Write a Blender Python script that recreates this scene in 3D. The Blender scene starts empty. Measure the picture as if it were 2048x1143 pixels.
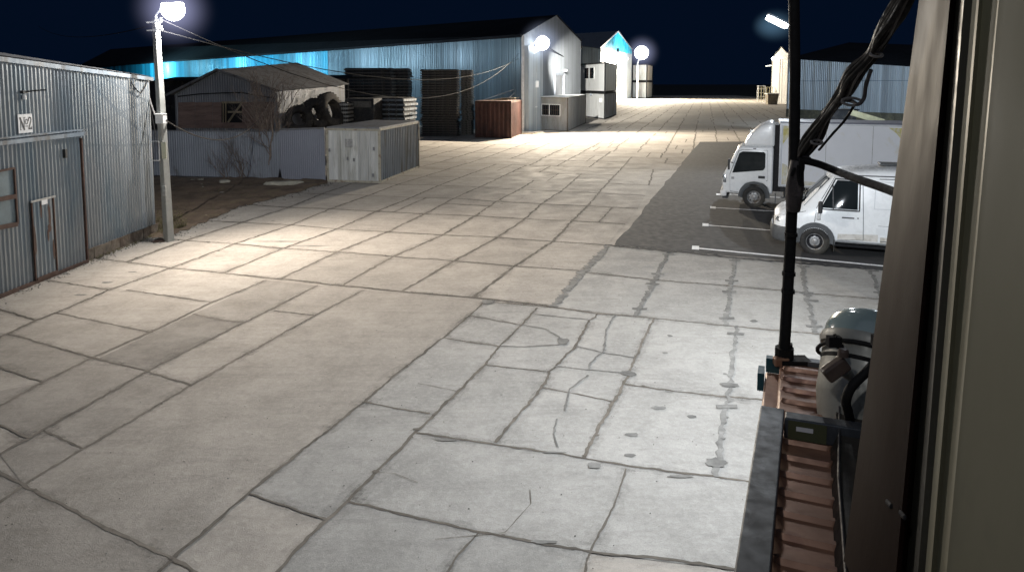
import bpy, bmesh, math, random
from mathutils import Vector, Matrix, noise
from mathutils.bvhtree import BVHTree
random.seed(7)
R = math.radians
scene = bpy.context.scene
COL = scene.collection

# ------------------------------------------------------------------ camera
F = 1400.0; CX = 1024.0; CY = 287.5; PITCH = R(5.0); HC = 4.35
cp, sp = math.cos(PITCH), math.sin(PITCH)
def ray(px, py):
    a = (px-CX)/F; b = -(py-CY)/F
    return Vector((a, cp+b*sp, -sp+b*cp))
def G(px, py, z=0.0):
    "surveyed point of the yard seen at photo position px,py, on the level z"
    d = ray(px, py); t = (z-HC)/d.z
    return Vector((d.x*t, d.y*t, z))
def Z(py, P):
    "height above a ground point that reaches the photo row py"
    q = (py-CY)/F
    return HC - P.y*(sp+q*cp)/(cp-q*sp)
def AT(px, py, depth):
    d = ray(px, py); return Vector((0, 0, HC)) + d*(depth/d.y)
cam = bpy.data.cameras.new('camera'); camo = bpy.data.objects.new('camera', cam)
COL.objects.link(camo); camo.location = (0, 0, HC); camo.rotation_euler = (R(90)-PITCH, 0, 0)
cam.sensor_width = 36; cam.lens = 36*F/2048; cam.shift_y = -(571.5-CY)/2048
cam.clip_start = 0.02; cam.clip_end = 2000
scene.camera = camo
scene.view_settings.view_transform = 'Standard'; scene.view_settings.look = 'None'
scene.view_settings.exposure = 0; scene.view_settings.gamma = 1

# ------------------------------------------------------------------ mesh helper
class MB:
    def __init__(s): s.v = []; s.f = []; s.t = []; s.tint = 1.0
    def vert(s, p): s.v.append(tuple(p)); return len(s.v)-1
    def face(s, idx): s.f.append(tuple(idx)); s.t.append(s.tint)
    def poly(s, pts): s.face([s.vert(p) for p in pts]); return s
    def box(s, c, d, rz=0, m=None):
        c = Vector(c); hx, hy, hz = d[0]/2, d[1]/2, d[2]/2
        r = m if m is not None else Matrix.Rotation(rz, 3, 'Z'); n = len(s.v)
        for z in (-hz, hz):
            for x, y in ((-hx,-hy),(hx,-hy),(hx,hy),(-hx,hy)): s.v.append(tuple(c + r @ Vector((x,y,z))))
        for q in ((3,2,1,0),(4,5,6,7),(0,1,5,4),(1,2,6,5),(2,3,7,6),(3,0,4,7)): s.face([n+i for i in q])
        return s
    def bar(s, a, b, w, h=None, up=(0,0,1)):
        a = Vector(a); b = Vector(b); d = b-a; L = d.length; x = d/L
        u = Vector(up)
        if abs(x.dot(u)) > .99: u = Vector((0,1,0))
        y = u.cross(x).normalized(); z = x.cross(y)
        m = Matrix((x, y, z)).transposed()
        return s.box((a+b)/2, (L, w, h or w), m=m)
    def prism(s, base, top):
        "solid between two matching loops"
        n = len(s.v); k = len(base)
        s.v += [tuple(p) for p in base] + [tuple(p) for p in top]
        s.face([n+i for i in range(k)][::-1]); s.face([n+k+i for i in range(k)])
        for i in range(k):
            j = (i+1) % k; s.face((n+i, n+j, n+k+j, n+k+i))
        return s
    def tube(s, pts, r, n=8, cap=True):
        pts = [Vector(p) for p in pts]; rs = r if isinstance(r, (list, tuple)) else [r]*len(pts)
        rings = []; pu = None
        for i, p in enumerate(pts):
            d = (pts[min(i+1, len(pts)-1)]-pts[max(i-1, 0)]).normalized()
            u = pu if pu is not None else (Vector((0,0,1)) if abs(d.z) < .9 else Vector((1,0,0)))
            u = (u - d*u.dot(d))
            if u.length < 1e-4: u = Vector((1,0,0)) - d*d.x
            u.normalize(); w = d.cross(u); pu = u
            base = len(s.v)
            for k in range(n):
                a = 2*math.pi*k/n; s.v.append(tuple(p + (u*math.cos(a)+w*math.sin(a))*rs[i]))
            rings.append(base)
        for a, b in zip(rings, rings[1:]):
            for k in range(n):
                l = (k+1) % n; s.face((a+k, a+l, b+l, b+k))
        if cap: s.face([rings[0]+k for k in range(n)][::-1]); s.face([rings[-1]+k for k in range(n)])
        return s
    def lathe(s, prof, m=Matrix.Identity(4), n=32, wob=None):
        "prof: (radius, height) pairs, spun about local z"
        rings = []
        for (r, h) in prof:
            base = len(s.v)
            for k in range(n):
                a = 2*math.pi*k/n; rr = r*(wob(k, n) if wob else 1)
                s.v.append(tuple(m @ Vector((rr*math.cos(a), rr*math.sin(a), h))))
            rings.append(base)
        for a, b in zip(rings, rings[1:]):
            for k in range(n):
                l = (k+1) % n; s.face((a+k, a+l, b+l, b+k))
        return s
def apply_bevel(me, w, seg=2, ang=30):
    bm = bmesh.new(); bm.from_mesh(me)
    es = [e for e in bm.edges if len(e.link_faces) == 2 and e.calc_face_angle(0) > R(ang)]
    bmesh.ops.bevel(bm, geom=es, offset=w, segments=seg, profile=.5, affect='EDGES', clamp_overlap=True)
    bm.to_mesh(me); bm.free()
def props(o, label=None, cat=None, group=None, kind=None):
    if label: o['label'] = label
    if cat: o['category'] = cat
    if group: o['group'] = group
    if kind: o['kind'] = kind
    return o
def obj(name, mb, mat, parent=None, local=False, bevel=0, smooth=None, fixn=False, seg=2):
    me = bpy.data.meshes.new(name)
    off = Vector((0,0,0))
    if parent is not None and not local: off = world_loc(parent)
    me.from_pydata([tuple(Vector(v)-off) for v in mb.v], [], mb.f); me.update()
    at = me.attributes.new('tint', 'FLOAT', 'FACE')
    for i, t in enumerate(mb.t): at.data[i].value = t
    if bevel or fixn:
        if fixn:
            bm = bmesh.new(); bm.from_mesh(me); bmesh.ops.recalc_face_normals(bm, faces=bm.faces); bm.to_mesh(me); bm.free()
        if bevel: apply_bevel(me, bevel, seg)
    if smooth is not None:
        me.shade_smooth()
        me.set_sharp_from_angle(angle=R(smooth))
    me.materials.append(mat)
    o = bpy.data.objects.new(name, me); COL.objects.link(o)
    if parent is not None: o.parent = parent
    return o
def world_loc(o):
    v = Vector((0,0,0))
    while o is not None: v += o.location; o = o.parent
    return v
def thing(name, loc, label, cat, group=None, rz=0, parent=None):
    o = bpy.data.objects.new(name, None); COL.objects.link(o)
    o.empty_display_size = .2
    o.location = loc; o.rotation_euler.z = rz
    return props(o, label, cat, group)
def copy_thing(src, label=None, loc=None, rz=None):
    c = src.copy(); COL.objects.link(c)
    if loc is not None: c.location = loc
    if rz is not None: c.rotation_euler.z = rz
    if label: c['label'] = label
    for ch in list(src.children):
        d = ch.copy(); COL.objects.link(d); d.parent = c
        for g in list(ch.children):
            e = g.copy(); COL.objects.link(e); e.parent = d
    return c

# ------------------------------------------------------------------ materials
def nt(name):
    m = bpy.data.materials.new(name); m.use_nodes = True; t = m.node_tree
    b = t.nodes['Principled BSDF']; return m, t, b
def N(t, kind, **kw):
    n = t.nodes.new(kind)
    for k, v in kw.items():
        if k in n.inputs.keys(): n.inputs[k].default_value = v
        else: setattr(n, k, v)
    return n
def mixc(t, fac, a, b, mode='MIX'):
    n = t.nodes.new('ShaderNodeMix'); n.data_type = 'RGBA'; n.blend_type = mode
    for s, x in ((0, fac), (6, a), (7, b)):
        if hasattr(x, 'links') or isinstance(x, bpy.types.NodeSocket): t.links.new(x, n.inputs[s])
        else: n.inputs[s].default_value = x if s == 0 else (*x[:3], 1)
    return n.outputs[2]
def ramp(t, src, lo, hi, a=0.0, b=1.0):
    n = t.nodes.new('ShaderNodeMapRange'); t.links.new(src, n.inputs[0])
    n.inputs[1].default_value = lo; n.inputs[2].default_value = hi; n.inputs[3].default_value = a; n.inputs[4].default_value = b
    return n.outputs[0]
def mul(t, a, b, op='MULTIPLY'):
    n = t.nodes.new('ShaderNodeMath'); n.operation = op
    for i, x in enumerate((a, b)):
        if isinstance(x, bpy.types.NodeSocket): t.links.new(x, n.inputs[i])
        else: n.inputs[i].default_value = x
    return n.outputs[0]
def coords(t, scale=(1,1,1), rot=(0,0,0)):
    c = t.nodes.new('ShaderNodeTexCoord'); m = t.nodes.new('ShaderNodeMapping')
    m.inputs['Scale'].default_value = scale; m.inputs['Rotation'].default_value = rot
    t.links.new(c.outputs['Object'], m.inputs[0]); return m.outputs[0]
def nz(t, vec, scale, detail=4, rough=.55, dist=0):
    n = N(t, 'ShaderNodeTexNoise', Scale=scale, Detail=detail, Roughness=rough, Distortion=dist)
    t.links.new(vec, n.inputs['Vector']); return n.outputs['Fac']
def mat(name, base, rough=.6, metal=0, var=.25, scale=3, bump=.15, bscale=25, bdist=.006, dirt=None, dirt_amt=.4, dirt_scale=2.0, stretch=(1,1,1), tint=True, spec=.5, coat=0):
    m, t, b = nt(name)
    v = coords(t, stretch)
    n1 = nz(t, v, scale, 5); n2 = nz(t, v, scale*7, 3)
    c = mixc(t, ramp(t, n1, .3, .7), tuple(x*(1-var) for x in base), tuple(min(1, x*(1+var)) for x in base))
    c = mixc(t, ramp(t, n2, .35, .7, 0, var*.7), c, tuple(x*.6 for x in base))
    if dirt is not None:
        n3 = nz(t, v, dirt_scale, 6, .65, .5)
        th = .62-dirt_amt*.3
        c = mixc(t, ramp(t, n3, th, th+.12, 0, .9), c, dirt)
    if tint:
        a = N(t, 'ShaderNodeAttribute', attribute_name='tint')
        cc = t.nodes.new('ShaderNodeCombineColor')
        for i in range(3): t.links.new(a.outputs['Fac'], cc.inputs[i])
        c = mixc(t, 1.0, c, cc.outputs[0], 'MULTIPLY')
    t.links.new(c, b.inputs['Base Color'])
    t.links.new(ramp(t, n2, .3, .7, max(.02, rough-min(.12, rough*.3)), min(1, rough+min(.12, rough*.3))), b.inputs['Roughness'])
    b.inputs['Metallic'].default_value = metal
    b.inputs['Specular IOR Level'].default_value = spec
    b.inputs['Coat Weight'].default_value = coat
    if bump:
        bp = N(t, 'ShaderNodeBump', Strength=bump, Distance=bdist)
        t.links.new(nz(t, v, bscale, 4), bp.inputs['Height']); t.links.new(bp.outputs[0], b.inputs['Normal'])
    return m
def emis(name, col, strength):
    m, t, b = nt(name)
    b.inputs['Base Color'].default_value = (*col, 1); b.inputs['Emission Color'].default_value = (*col, 1)
    n = nz(t, coords(t), 3); t.links.new(ramp(t, n, .2, .8, strength*.9, strength*1.1), b.inputs['Emission Strength'])
    return m
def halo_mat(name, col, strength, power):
    "lamp glow painted on an emissive shell, brightest through its middle"
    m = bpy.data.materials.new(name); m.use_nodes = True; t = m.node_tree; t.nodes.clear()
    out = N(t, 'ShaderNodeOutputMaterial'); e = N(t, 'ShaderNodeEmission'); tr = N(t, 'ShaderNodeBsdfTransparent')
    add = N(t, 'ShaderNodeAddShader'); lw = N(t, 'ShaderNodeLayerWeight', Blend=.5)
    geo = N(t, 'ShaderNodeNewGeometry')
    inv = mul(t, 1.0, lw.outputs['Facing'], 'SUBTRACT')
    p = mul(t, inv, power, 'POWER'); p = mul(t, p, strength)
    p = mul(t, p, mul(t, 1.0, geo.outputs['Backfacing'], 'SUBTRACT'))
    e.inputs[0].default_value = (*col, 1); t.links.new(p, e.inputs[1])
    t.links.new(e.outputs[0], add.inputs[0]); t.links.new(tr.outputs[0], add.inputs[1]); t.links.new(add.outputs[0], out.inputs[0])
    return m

A_ANG = math.atan2(.8, 2.75)          # heading of the yard (from +Y towards +X)
def concrete(name, base, warm=0):
    m, t, b = nt(name)
    v = coords(t, (1,1,1), (0,0,R(0)))
    vs = coords(t, (.30, 2.9, 1), (0,0,A_ANG*.6))
    big = nz(t, v, .22, 4); med = nz(t, v, 1.3, 6, .62, .4); fine = nz(t, v, 14, 5, .7); grain = nz(t, v, 90, 3, .7)
    st = nz(t, vs, 2.2, 6, .7, .8)
    c = mixc(t, ramp(t, big, .3, .7), tuple(x*.88 for x in base), tuple(x*1.1 for x in base))
    c = mixc(t, ramp(t, nz(t, v, .55, 8, .7, .6), .5, .68, 0, .38), c, tuple(x*.55 for x in (base[0]*.95, base[1]*.97, base[2]))); c = mixc(t, ramp(t, med, .42, .75, 0, .5), c, tuple(x*.55 for x in (base[0], base[1]*.99, base[2]*.95)))
    c = mixc(t, ramp(t, st, .5, .75, 0, .5), c, tuple(x*.55 for x in base))
    c = mixc(t, ramp(t, fine, .45, .72, 0, .45), c, tuple(x*1.3 for x in base)); c = mixc(t, ramp(t, nz(t, v, 5.5, 6, .7, .3), .48, .72, 0, .5), c, tuple(x*.62 for x in base))
    c = mixc(t, ramp(t, grain, .5, .7, 0, .45), c, tuple(x*.5 for x in base))
    # small stains and pits
    vo = N(t, 'ShaderNodeTexVoronoi', Scale=.9, Randomness=1.0); 
    dv = N(t, 'ShaderNodeVectorMath', operation='ADD'); sc = N(t, 'ShaderNodeVectorMath', operation='SCALE'); sc.inputs['Scale'].default_value = .25
    nn = N(t, 'ShaderNodeTexNoise', Scale=5.0); t.links.new(v, nn.inputs['Vector']); t.links.new(nn.outputs['Color'], sc.inputs[0])
    t.links.new(v, dv.inputs[0]); t.links.new(sc.outputs[0], dv.inputs[1]); t.links.new(dv.outputs[0], vo.inputs['Vector'])
    c = mixc(t, mul(t, ramp(t, vo.outputs['Distance'], .03, .07, .75, 0), ramp(t, med, .45, .55)), c, tuple(x*.3 for x in base))
    vp = N(t, 'ShaderNodeTexVoronoi', Scale=9.0); t.links.new(v, vp.inputs['Vector'])
    c = mixc(t, mul(t, ramp(t, vp.outputs['Distance'], .05, .14, .6, 0), ramp(t, st, .5, .62)), c, tuple(x*.4 for x in base))
    a = N(t, 'ShaderNodeAttribute', attribute_name='tint'); cc = t.nodes.new('ShaderNodeCombineColor')
    for i in range(3): t.links.new(a.outputs['Fac'], cc.inputs[i])
    c = mixc(t, 1.0, c, cc.outputs[0], 'MULTIPLY')
    t.links.new(c, b.inputs['Base Color'])
    t.links.new(ramp(t, med, .3, .7, .72, .95), b.inputs['Roughness']); b.inputs['Specular IOR Level'].default_value = .3
    bp = N(t, 'ShaderNodeBump', Strength=.6, Distance=.012); t.links.new(mul(t, fine, grain, 'ADD'), bp.inputs['Height']); t.links.new(bp.outputs[0], b.inputs['Normal'])
    return m
M = {}
M['concrete'] = concrete('worn_concrete', (.42,.382,.335))
M['concrete_cool'] = concrete('pale_concrete', (.395,.38,.352))
M['joint'] = mat('joint_dirt', (.14,.122,.10), .95, var=.4, scale=2, bump=.5)
M['fill'] = mat('joint_filler', (.19,.184,.17), .95, var=.4, scale=4, bump=.5)
M['asphalt'] = mat('asphalt', (.037,.037,.038), .9, var=.12, scale=.7, bump=.12, bscale=120, dirt=(.058,.056,.054), dirt_amt=.15, dirt_scale=1.2)
M['line'] = mat('road_paint', (.88,.88,.87), .7, var=.12, scale=8, dirt=(.2,.2,.19), dirt_amt=.15, dirt_scale=14)
M['soil'] = mat('soil', (.14,.10,.07), 1, var=.5, scale=1.2, bump=1, bscale=8, dirt=(.17,.13,.08), dirt_amt=.4, dirt_scale=3)
M['field'] = mat('dark_field', (.02,.022,.018), 1, var=.4, scale=.2)
M['galv'] = mat('galvanised_sheet', (.21,.23,.245), .45, .5, var=.12, scale=.8, bump=.05, dirt=(.14,.18,.21), dirt_amt=.4, dirt_scale=.5, stretch=(1,1,.25))
M['galv_d'] = mat('dull_sheet', (.26,.27,.29), .5, .3, var=.15, scale=.8, bump=.05, dirt=(.2,.19,.18), dirt_amt=.3, dirt_scale=1, stretch=(1,1,.3))
M['fence'] = mat('fence_sheet', (.34,.37,.42), .5, .25, var=.12, scale=.8, dirt=(.18,.18,.18), dirt_amt=.2, stretch=(1,1,.3))
M['blue'] = mat('blue_sheet', (.125,.18,.22), .42, .3, var=.4, scale=1.5, bump=0, stretch=(1.5,1.5,.02))
M['cyan'] = mat('cyan_sheet', (.02,.30,.46), .42, .2, var=.6, scale=.5, bump=0, stretch=(1,1,.01))
M['greysheet'] = mat('grey_sheet', (.36,.41,.45), .45, .3, var=.28, scale=1.5, bump=0, stretch=(1.5,1.5,.02), dirt=(.28,.30,.30), dirt_amt=.3, dirt_scale=.8)
M['roofd'] = mat('dark_roof', (.012,.013,.016), .9, 0, var=.3, scale=.4, spec=.1)
M['roofg'] = mat('grey_roof', (.15,.15,.155), .8, 0, var=.2, scale=.8, dirt=(.07,.065,.06), dirt_amt=.4)
M['rust'] = mat('rusty_steel', (.085,.05,.038), .85, .1, var=.4, scale=2, bump=.4, dirt=(.07,.035,.025), dirt_amt=.5)
M['rustc'] = mat('brown_container_paint', (.085,.038,.030), .75, 0, var=.3, scale=1.5, dirt=(.05,.025,.02), dirt_amt=.4, stretch=(1,1,.3))
M['white_old'] = mat('old_white_paint', (.74,.75,.73), .5, .1, var=.22, scale=2.5, bump=.05, dirt=(.52,.52,.48), dirt_amt=.4, dirt_scale=2.6, stretch=(1,1,.12))
M['white_mid'] = mat('grey_white_panel', (.31,.31,.30), .6, 0, var=.15, scale=1.2, dirt=(.26,.25,.23), dirt_amt=.4, stretch=(1,1,.3))
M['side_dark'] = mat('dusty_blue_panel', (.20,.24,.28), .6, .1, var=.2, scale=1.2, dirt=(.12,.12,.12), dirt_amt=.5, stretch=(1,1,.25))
M['white'] = mat('white_car_paint', (.82,.84,.85), .28, 0, var=.02, scale=1.2, bump=0, dirt=(.72,.72,.70), dirt_amt=.1, dirt_scale=1.5, coat=.4)
M['vanbox'] = mat('box_panel_white', (.68,.70,.74), .5, 0, var=.04, scale=.8, bump=.0, dirt=(.62,.62,.58), dirt_amt=.15)
M['yellow'] = mat('faded_yellow_paint', (.52,.47,.16), .6, 0, var=.2, scale=5, dirt=(.58,.57,.48), dirt_amt=.5, dirt_scale=5)
M['glass'] = mat('dark_window_glass', (.012,.016,.018), .03, 0, var=.1, scale=.3, bump=0, spec=.18)
M['black'] = mat('black_plastic', (.02,.02,.022), .55, 0, var=.3, scale=6)
M['bumper'] = mat('grey_bumper_plastic', (.07,.075,.08), .6, 0, var=.2, scale=4)
M['rubber'] = mat('tyre_rubber', (.022,.021,.02), .8, 0, var=.3, scale=6, dirt=(.06,.055,.045), dirt_amt=.4)
M['rubberbig'] = mat('dusty_tyre', (.045,.040,.036), .9, 0, var=.4, scale=4, dirt=(.08,.07,.055), dirt_amt=.45)
M['rim'] = mat('steel_rim', (.30,.30,.30), .45, .4, var=.2, scale=7, dirt=(.15,.12,.09), dirt_amt=.4, dirt_scale=6)
M['chrome'] = mat('lamp_reflector', (.75,.78,.8), .15, .8, var=.1, scale=10)
M['pole'] = mat('concrete_pole', (.30,.30,.28), .85, 0, var=.15, scale=3, bump=.3, dirt=(.25,.24,.22), dirt_amt=.3)
M['steelp'] = mat('grey_painted_steel', (.45,.46,.48), .45, .3, var=.15, scale=4)
M['whitep'] = mat('white_enamel', (.75,.75,.74), .45, 0, var=.06, scale=5)
M['ply'] = mat('weathered_plywood', (.25,.17,.14), .85, 0, var=.25, scale=1.5, bump=.2, stretch=(.4,1,3), dirt=(.15,.10,.08), dirt_amt=.3)
M['wood'] = mat('grey_wood', (.30,.25,.17), .9, 0, var=.3, scale=3, bump=.3, stretch=(1,1,.4), dirt=(.16,.13,.09), dirt_amt=.3)
M['yellowood'] = mat('pale_timber', (.26,.24,.15), .8, 0, var=.25, scale=3, dirt=(.22,.19,.11), dirt_amt=.3)
M['bark'] = mat('bare_bark', (.24,.20,.17), .95, 0, var=.4, scale=6, bump=.5)
M['twig'] = mat('dry_twig', (.21,.17,.145), .95, 0, var=.4, scale=6)
M['panelk'] = mat('dark_formwork_steel', (.022,.023,.026), .8, 0, var=.4, scale=2, dirt=(.08,.07,.06), dirt_amt=.3)
M['paneledge'] = mat('formwork_edge', (.13,.125,.115), .6, .3, var=.4, scale=6, dirt=(.08,.07,.06), dirt_amt=.4)
M['alu'] = mat('pale_steel_edge', (.45,.45,.44), .4, .6, var=.3, scale=10)
M['trim'] = mat('brown_powder_coat', (.026,.017,.0135), .7, 0, spec=.05, var=.15, scale=1.0, bump=.05, bscale=90, stretch=(1,1,.4))
M['trimred'] = mat('red_brown_seam', (.045,.016,.012), .5, .2, var=.4, scale=9)
M['trimdark'] = mat('dark_olive_return', (.025,.023,.014), .6, 0, var=.2, scale=5)
M['siding'] = mat('beige_siding', (.17,.16,.105), .6, 0, var=.06, scale=1, bump=.05, stretch=(1,1,.3), dirt=(.14,.13,.088), dirt_amt=.3, dirt_scale=3)
M['sidingd'] = mat('beige_siding_shaded', (.13,.12,.08), .55, 0, var=.15, scale=2, stretch=(1,1,.3))
M['copper'] = mat('brown_painted_cabinet', (.36,.20,.13), .42, .35, var=.25, scale=5, bump=.1, bscale=60, bdist=.002, dirt=(.22,.11,.08), dirt_amt=.35, dirt_scale=5)
M['frame'] = mat('weathered_black_steel', (.06,.066,.075), .5, .3, var=.4, scale=4, bump=.1, bdist=.002, dirt=(.12,.13,.14), dirt_amt=.35, dirt_scale=9)
M['cable'] = mat('black_cable', (.014,.0135,.0135), .75, 0, var=.3, scale=8, spec=.2)
M['cableg'] = mat('grey_cable', (.075,.07,.07), .7, 0, var=.3, scale=8, spec=.25)
M['cablel'] = mat('pale_cable', (.19,.18,.175), .7, 0, var=.2, scale=8, spec=.25)
M['lamphood'] = mat('grey_lamp_housing', (.40,.39,.34), .45, .2, var=.25, scale=6, bump=.1, dirt=(.15,.145,.12), dirt_amt=.4, dirt_scale=5)
def stain_mat():
    m, t, b = nt('joint_grime'); v = coords(t)
    b.inputs['Base Color'].default_value = (.13,.12,.105,1); b.inputs['Roughness'].default_value = .95
    n1 = nz(t, v, 1.6, 6, .7, .5); n2 = nz(t, v, 16, 4, .7)
    a = N(t, 'ShaderNodeAttribute', attribute_name='tint')
    t.links.new(mul(t, mul(t, ramp(t, n1, .42, .68, 0, .5), ramp(t, n2, .35, .6, .3, 1)), a.outputs['Fac']), b.inputs['Alpha'])
    return m
M['grime'] = stain_mat()
M['lampglass'] = mat('greenish_glass_cap', (.34,.43,.42), .15, 0, var=.15, scale=5, bump=0, spec=.8)
M['knob'] = mat('brown_bakelite', (.10,.07,.055), .5, 0, var=.3, scale=12)
M['teal'] = mat('teal_paint', (.02,.09,.11), .5, 0, var=.2, scale=8)
M['sign'] = mat('sign_white', (.68,.68,.68), .6, 0, var=.05, scale=6)
M['ink'] = mat('sign_ink', (.02,.022,.03), .6, 0, var=.2, scale=9)
M['grass'] = mat('dry_grass', (.16,.14,.07), .95, 0, var=.4, scale=5)
M['rubble'] = mat('rubble', (.42,.40,.33), .95, 0, var=.3, scale=4, bump=.5)
M['dark'] = mat('dark_opening', (.01,.01,.012), .9, 0, var=.3, scale=3)
# ------------------------------------------------------------------ ground
def vnoise(p, s): return noise.noise(Vector((p[0]*s, p[1]*s, 3.7)))
def sheet(mb, pxs, z, tint=1.0):
    mb.tint = tint; mb.poly([G(x, y) + Vector((0,0,z)) for x, y in pxs])
props(obj('ground', MB().poly([(-900,-200,-.03),(900,-200,-.03),(900,1500,-.03),(-900,1500,-.03)]), M['field']), kind='structure')
props(obj('yard_pavement', MB().poly([(-60,-6,0),(60,-6,0),(75,236,0),(-45,236,0)]), M['concrete']), kind='structure')

grime = MB(); joints = MB(); fills = MB(); cracks = MB()
def joint(pts, w=.035, mb=None, z=.008, step=.07, jag=.7):
    mb = mb or joints
    yy = sum(p.y for p in pts)/len(pts); w = w*min(1, .40+.60*max(0, yy-5)/14); z = z+random.uniform(0,.0028); jag = jag*1.3
    out = []
    for a, b in zip(pts, pts[1:]):
        L = (b-a).length; k = max(1, int(L/step))
        for i in range(k): out.append(a.lerp(b, i/k))
    out.append(pts[-1]); Lr = []
    for i, p in enumerate(out):
        d = (out[min(i+1, len(out)-1)]-out[max(i-1, 0)])
        if d.length < 1e-6: d = Vector((0,1,0))
        n = Vector((-d.y, d.x, 0)).normalized()
        wob = vnoise(p, 1.1)*w*.45 + vnoise(p, 7)*w*.8
        wl = w*.5*(1+jag*(random.random()*1.3-.4)+.8*max(0, vnoise(p+Vector((9,0,0)), .8)))
        wr = w*.5*(1+jag*(random.random()*1.3-.4)+.8*max(0, vnoise(p+Vector((0,9,0)), .8)))
        Lr.append((mb.vert(p+n*(wob+wl)+Vector((0,0,z))), mb.vert(p+n*(wob-wr)+Vector((0,0,z)))))
    if yy < 26 and mb is joints:
        W_ = .16*min(1, .5+yy/30); rows_ = []
        for i, p in enumerate(out):
            d = (out[min(i+1, len(out)-1)]-out[max(i-1, 0)])
            if d.length < 1e-6: d = Vector((0,1,0))
            n = Vector((-d.y, d.x, 0)).normalized(); k_ = .5+.5*random.random()+max(0, vnoise(p, .7))
            rows_.append([(grime.vert(p+n*q*W_*k_+Vector((0,0,z-.0022)))) for q in (1,.45,-.45,-1)])
        for r0, r1 in zip(rows_, rows_[1:]):
            for q, tt in ((0,.45),(1,1.0),(2,.45)): grime.tint = tt; grime.face((r0[q], r0[q+1], r1[q+1], r1[q]))
    mb.tint = .75+random.random()*.45
    for (a, b), (c, d) in zip(Lr, Lr[1:]): mb.face((a, b, d, c))
    if yy < 24 and jag < 1.3:
        for p in out:
            if random.random() < .10:
                a0 = random.uniform(0, 6.28); c = p+Vector((random.gauss(0,w*.5), random.gauss(0,w*.5), z+.003)); rx = w*random.uniform(.4,1.1)*(2.0 if random.random() < .08 else 1)
                mb.poly([c+Vector((math.cos(a0+q)*rx*random.uniform(.5,1.2), math.sin(a0+q)*rx*random.uniform(.3,.8), 0)) for q in (0,1.1,2.2,3.3,4.3,5.3)])
def J(px, w=.035, **k): joint([G(x, y) for x, y in px], w, **k)

# traced lattice of the older slabs (rows run across the yard, columns along it)
ROWS = [
 [(253,524),(342,536),(446,546),(559,558),(684,571),(804,583),(947,595),(1105,612)],
 [(372,481),(470,488),(567,497),(675,504),(787,513),(908,522),(1029,532),(1159,541)],
 [(485,445),(582,450),(674,458),(775,464),(885,470),(995,475),(1105,483),(1214,490)],
 [(578,415),(661,418),(753,423),(850,428),(951,432),(1050,438),(1145,442),(1250,448)],
 [(644,388),(738,391),(824,395),(907,397),(993,403),(1083,408),(1175,412),(1276,417)],
 [(705,367),(795,369),(878,371),(960,374),(1039,379),(1122,383),(1197,386),(1290,391)]]
LAT = [[G(*p) for p in r] for r in ROWS]
# least squares lattice for the far yard
import itertools
def fit(idx):
    A = [[0]*3 for _ in range(3)]; bx = [0]*3; by = [0]*3
    for (i, j), p in idx:
        r = (1, i, j)
        for a in range(3):
            bx[a] += r[a]*p.x; by[a] += r[a]*p.y
            for b in range(3): A[a][b] += r[a]*r[b]
    Mx = Matrix(A).inverted(); X = Mx @ Vector(bx); Y = Mx @ Vector(by)
    return [Vector((X[k], Y[k], 0)) for k in range(3)]
O_, a_, b_ = fit([((i, j), LAT[i][j]) for i in range(6) for j in range(8)])
a_ = a_.normalized()*a_.length
def LP(i, j): return O_ + a_*i + b_*j
rows = [list(r) for r in LAT]
# blend onto the regular lattice beyond row 5
NF = 78
for i in range(6, NF):
    k = max(0, 1-(i-5)/3.0)
    rows.append([LP(i, j) + (LAT[5][j]-LP(5, j))*k for j in range(8)])
def cell(i, j):
    "lattice point for any column"
    r = rows[i] if i < len(rows) else None
    if 0 <= j < 8: return r[j]
    e = 0 if j < 0 else 7
    k = max(0, 1-(i-5)/3.0) if i > 5 else 1
    return r[e] + b_*(j-e)
slabs = MB()
for i in range(0, NF-1):
    for j in range(0 if i < 5 else -4, 7 if i < 6 else 16):
        if i >= 5 and j < 0 and i < 8: continue
        q = [cell(i, j), cell(i, j+1), cell(i+1, j+1), cell(i+1, j)]
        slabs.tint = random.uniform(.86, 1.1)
        slabs.poly([p+Vector((0,0,.004)) for p in q])
        far = i > 22; w = .05 if i < 9 else .07; w = w if not far else .10
        st = .15 if i < 10 else (.5 if i < 25 else 1.5)
        jj = Vector((random.gauss(0, .03), random.gauss(0, .03), 0)) if i > 6 else Vector((0,0,0))
        if i > 6 and random.random() < .12: jj = b_.normalized()*random.uniform(-.5, .5)
        if i > 0 and (i < 6 or random.random() < .8): joint([q[0], q[1]], w*.95, step=st)
        if j > -4 and (i < 6 or random.random() < .93): joint([q[0]+jj, q[3]+jj], w*1.1, step=st)
        if i >= 3 and i < 20 and random.random() < (.3 if i > 4 else .12) and j > 1:   # small cut slabs
            t = random.choice((.35, .5, .65))
            if random.random() < .5: joint([q[0].lerp(q[1], t), q[3].lerp(q[2], t)], w*.7, step=st)
            else: joint([q[0].lerp(q[3], t), q[1].lerp(q[2], t)], w*.7, step=st)
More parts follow.
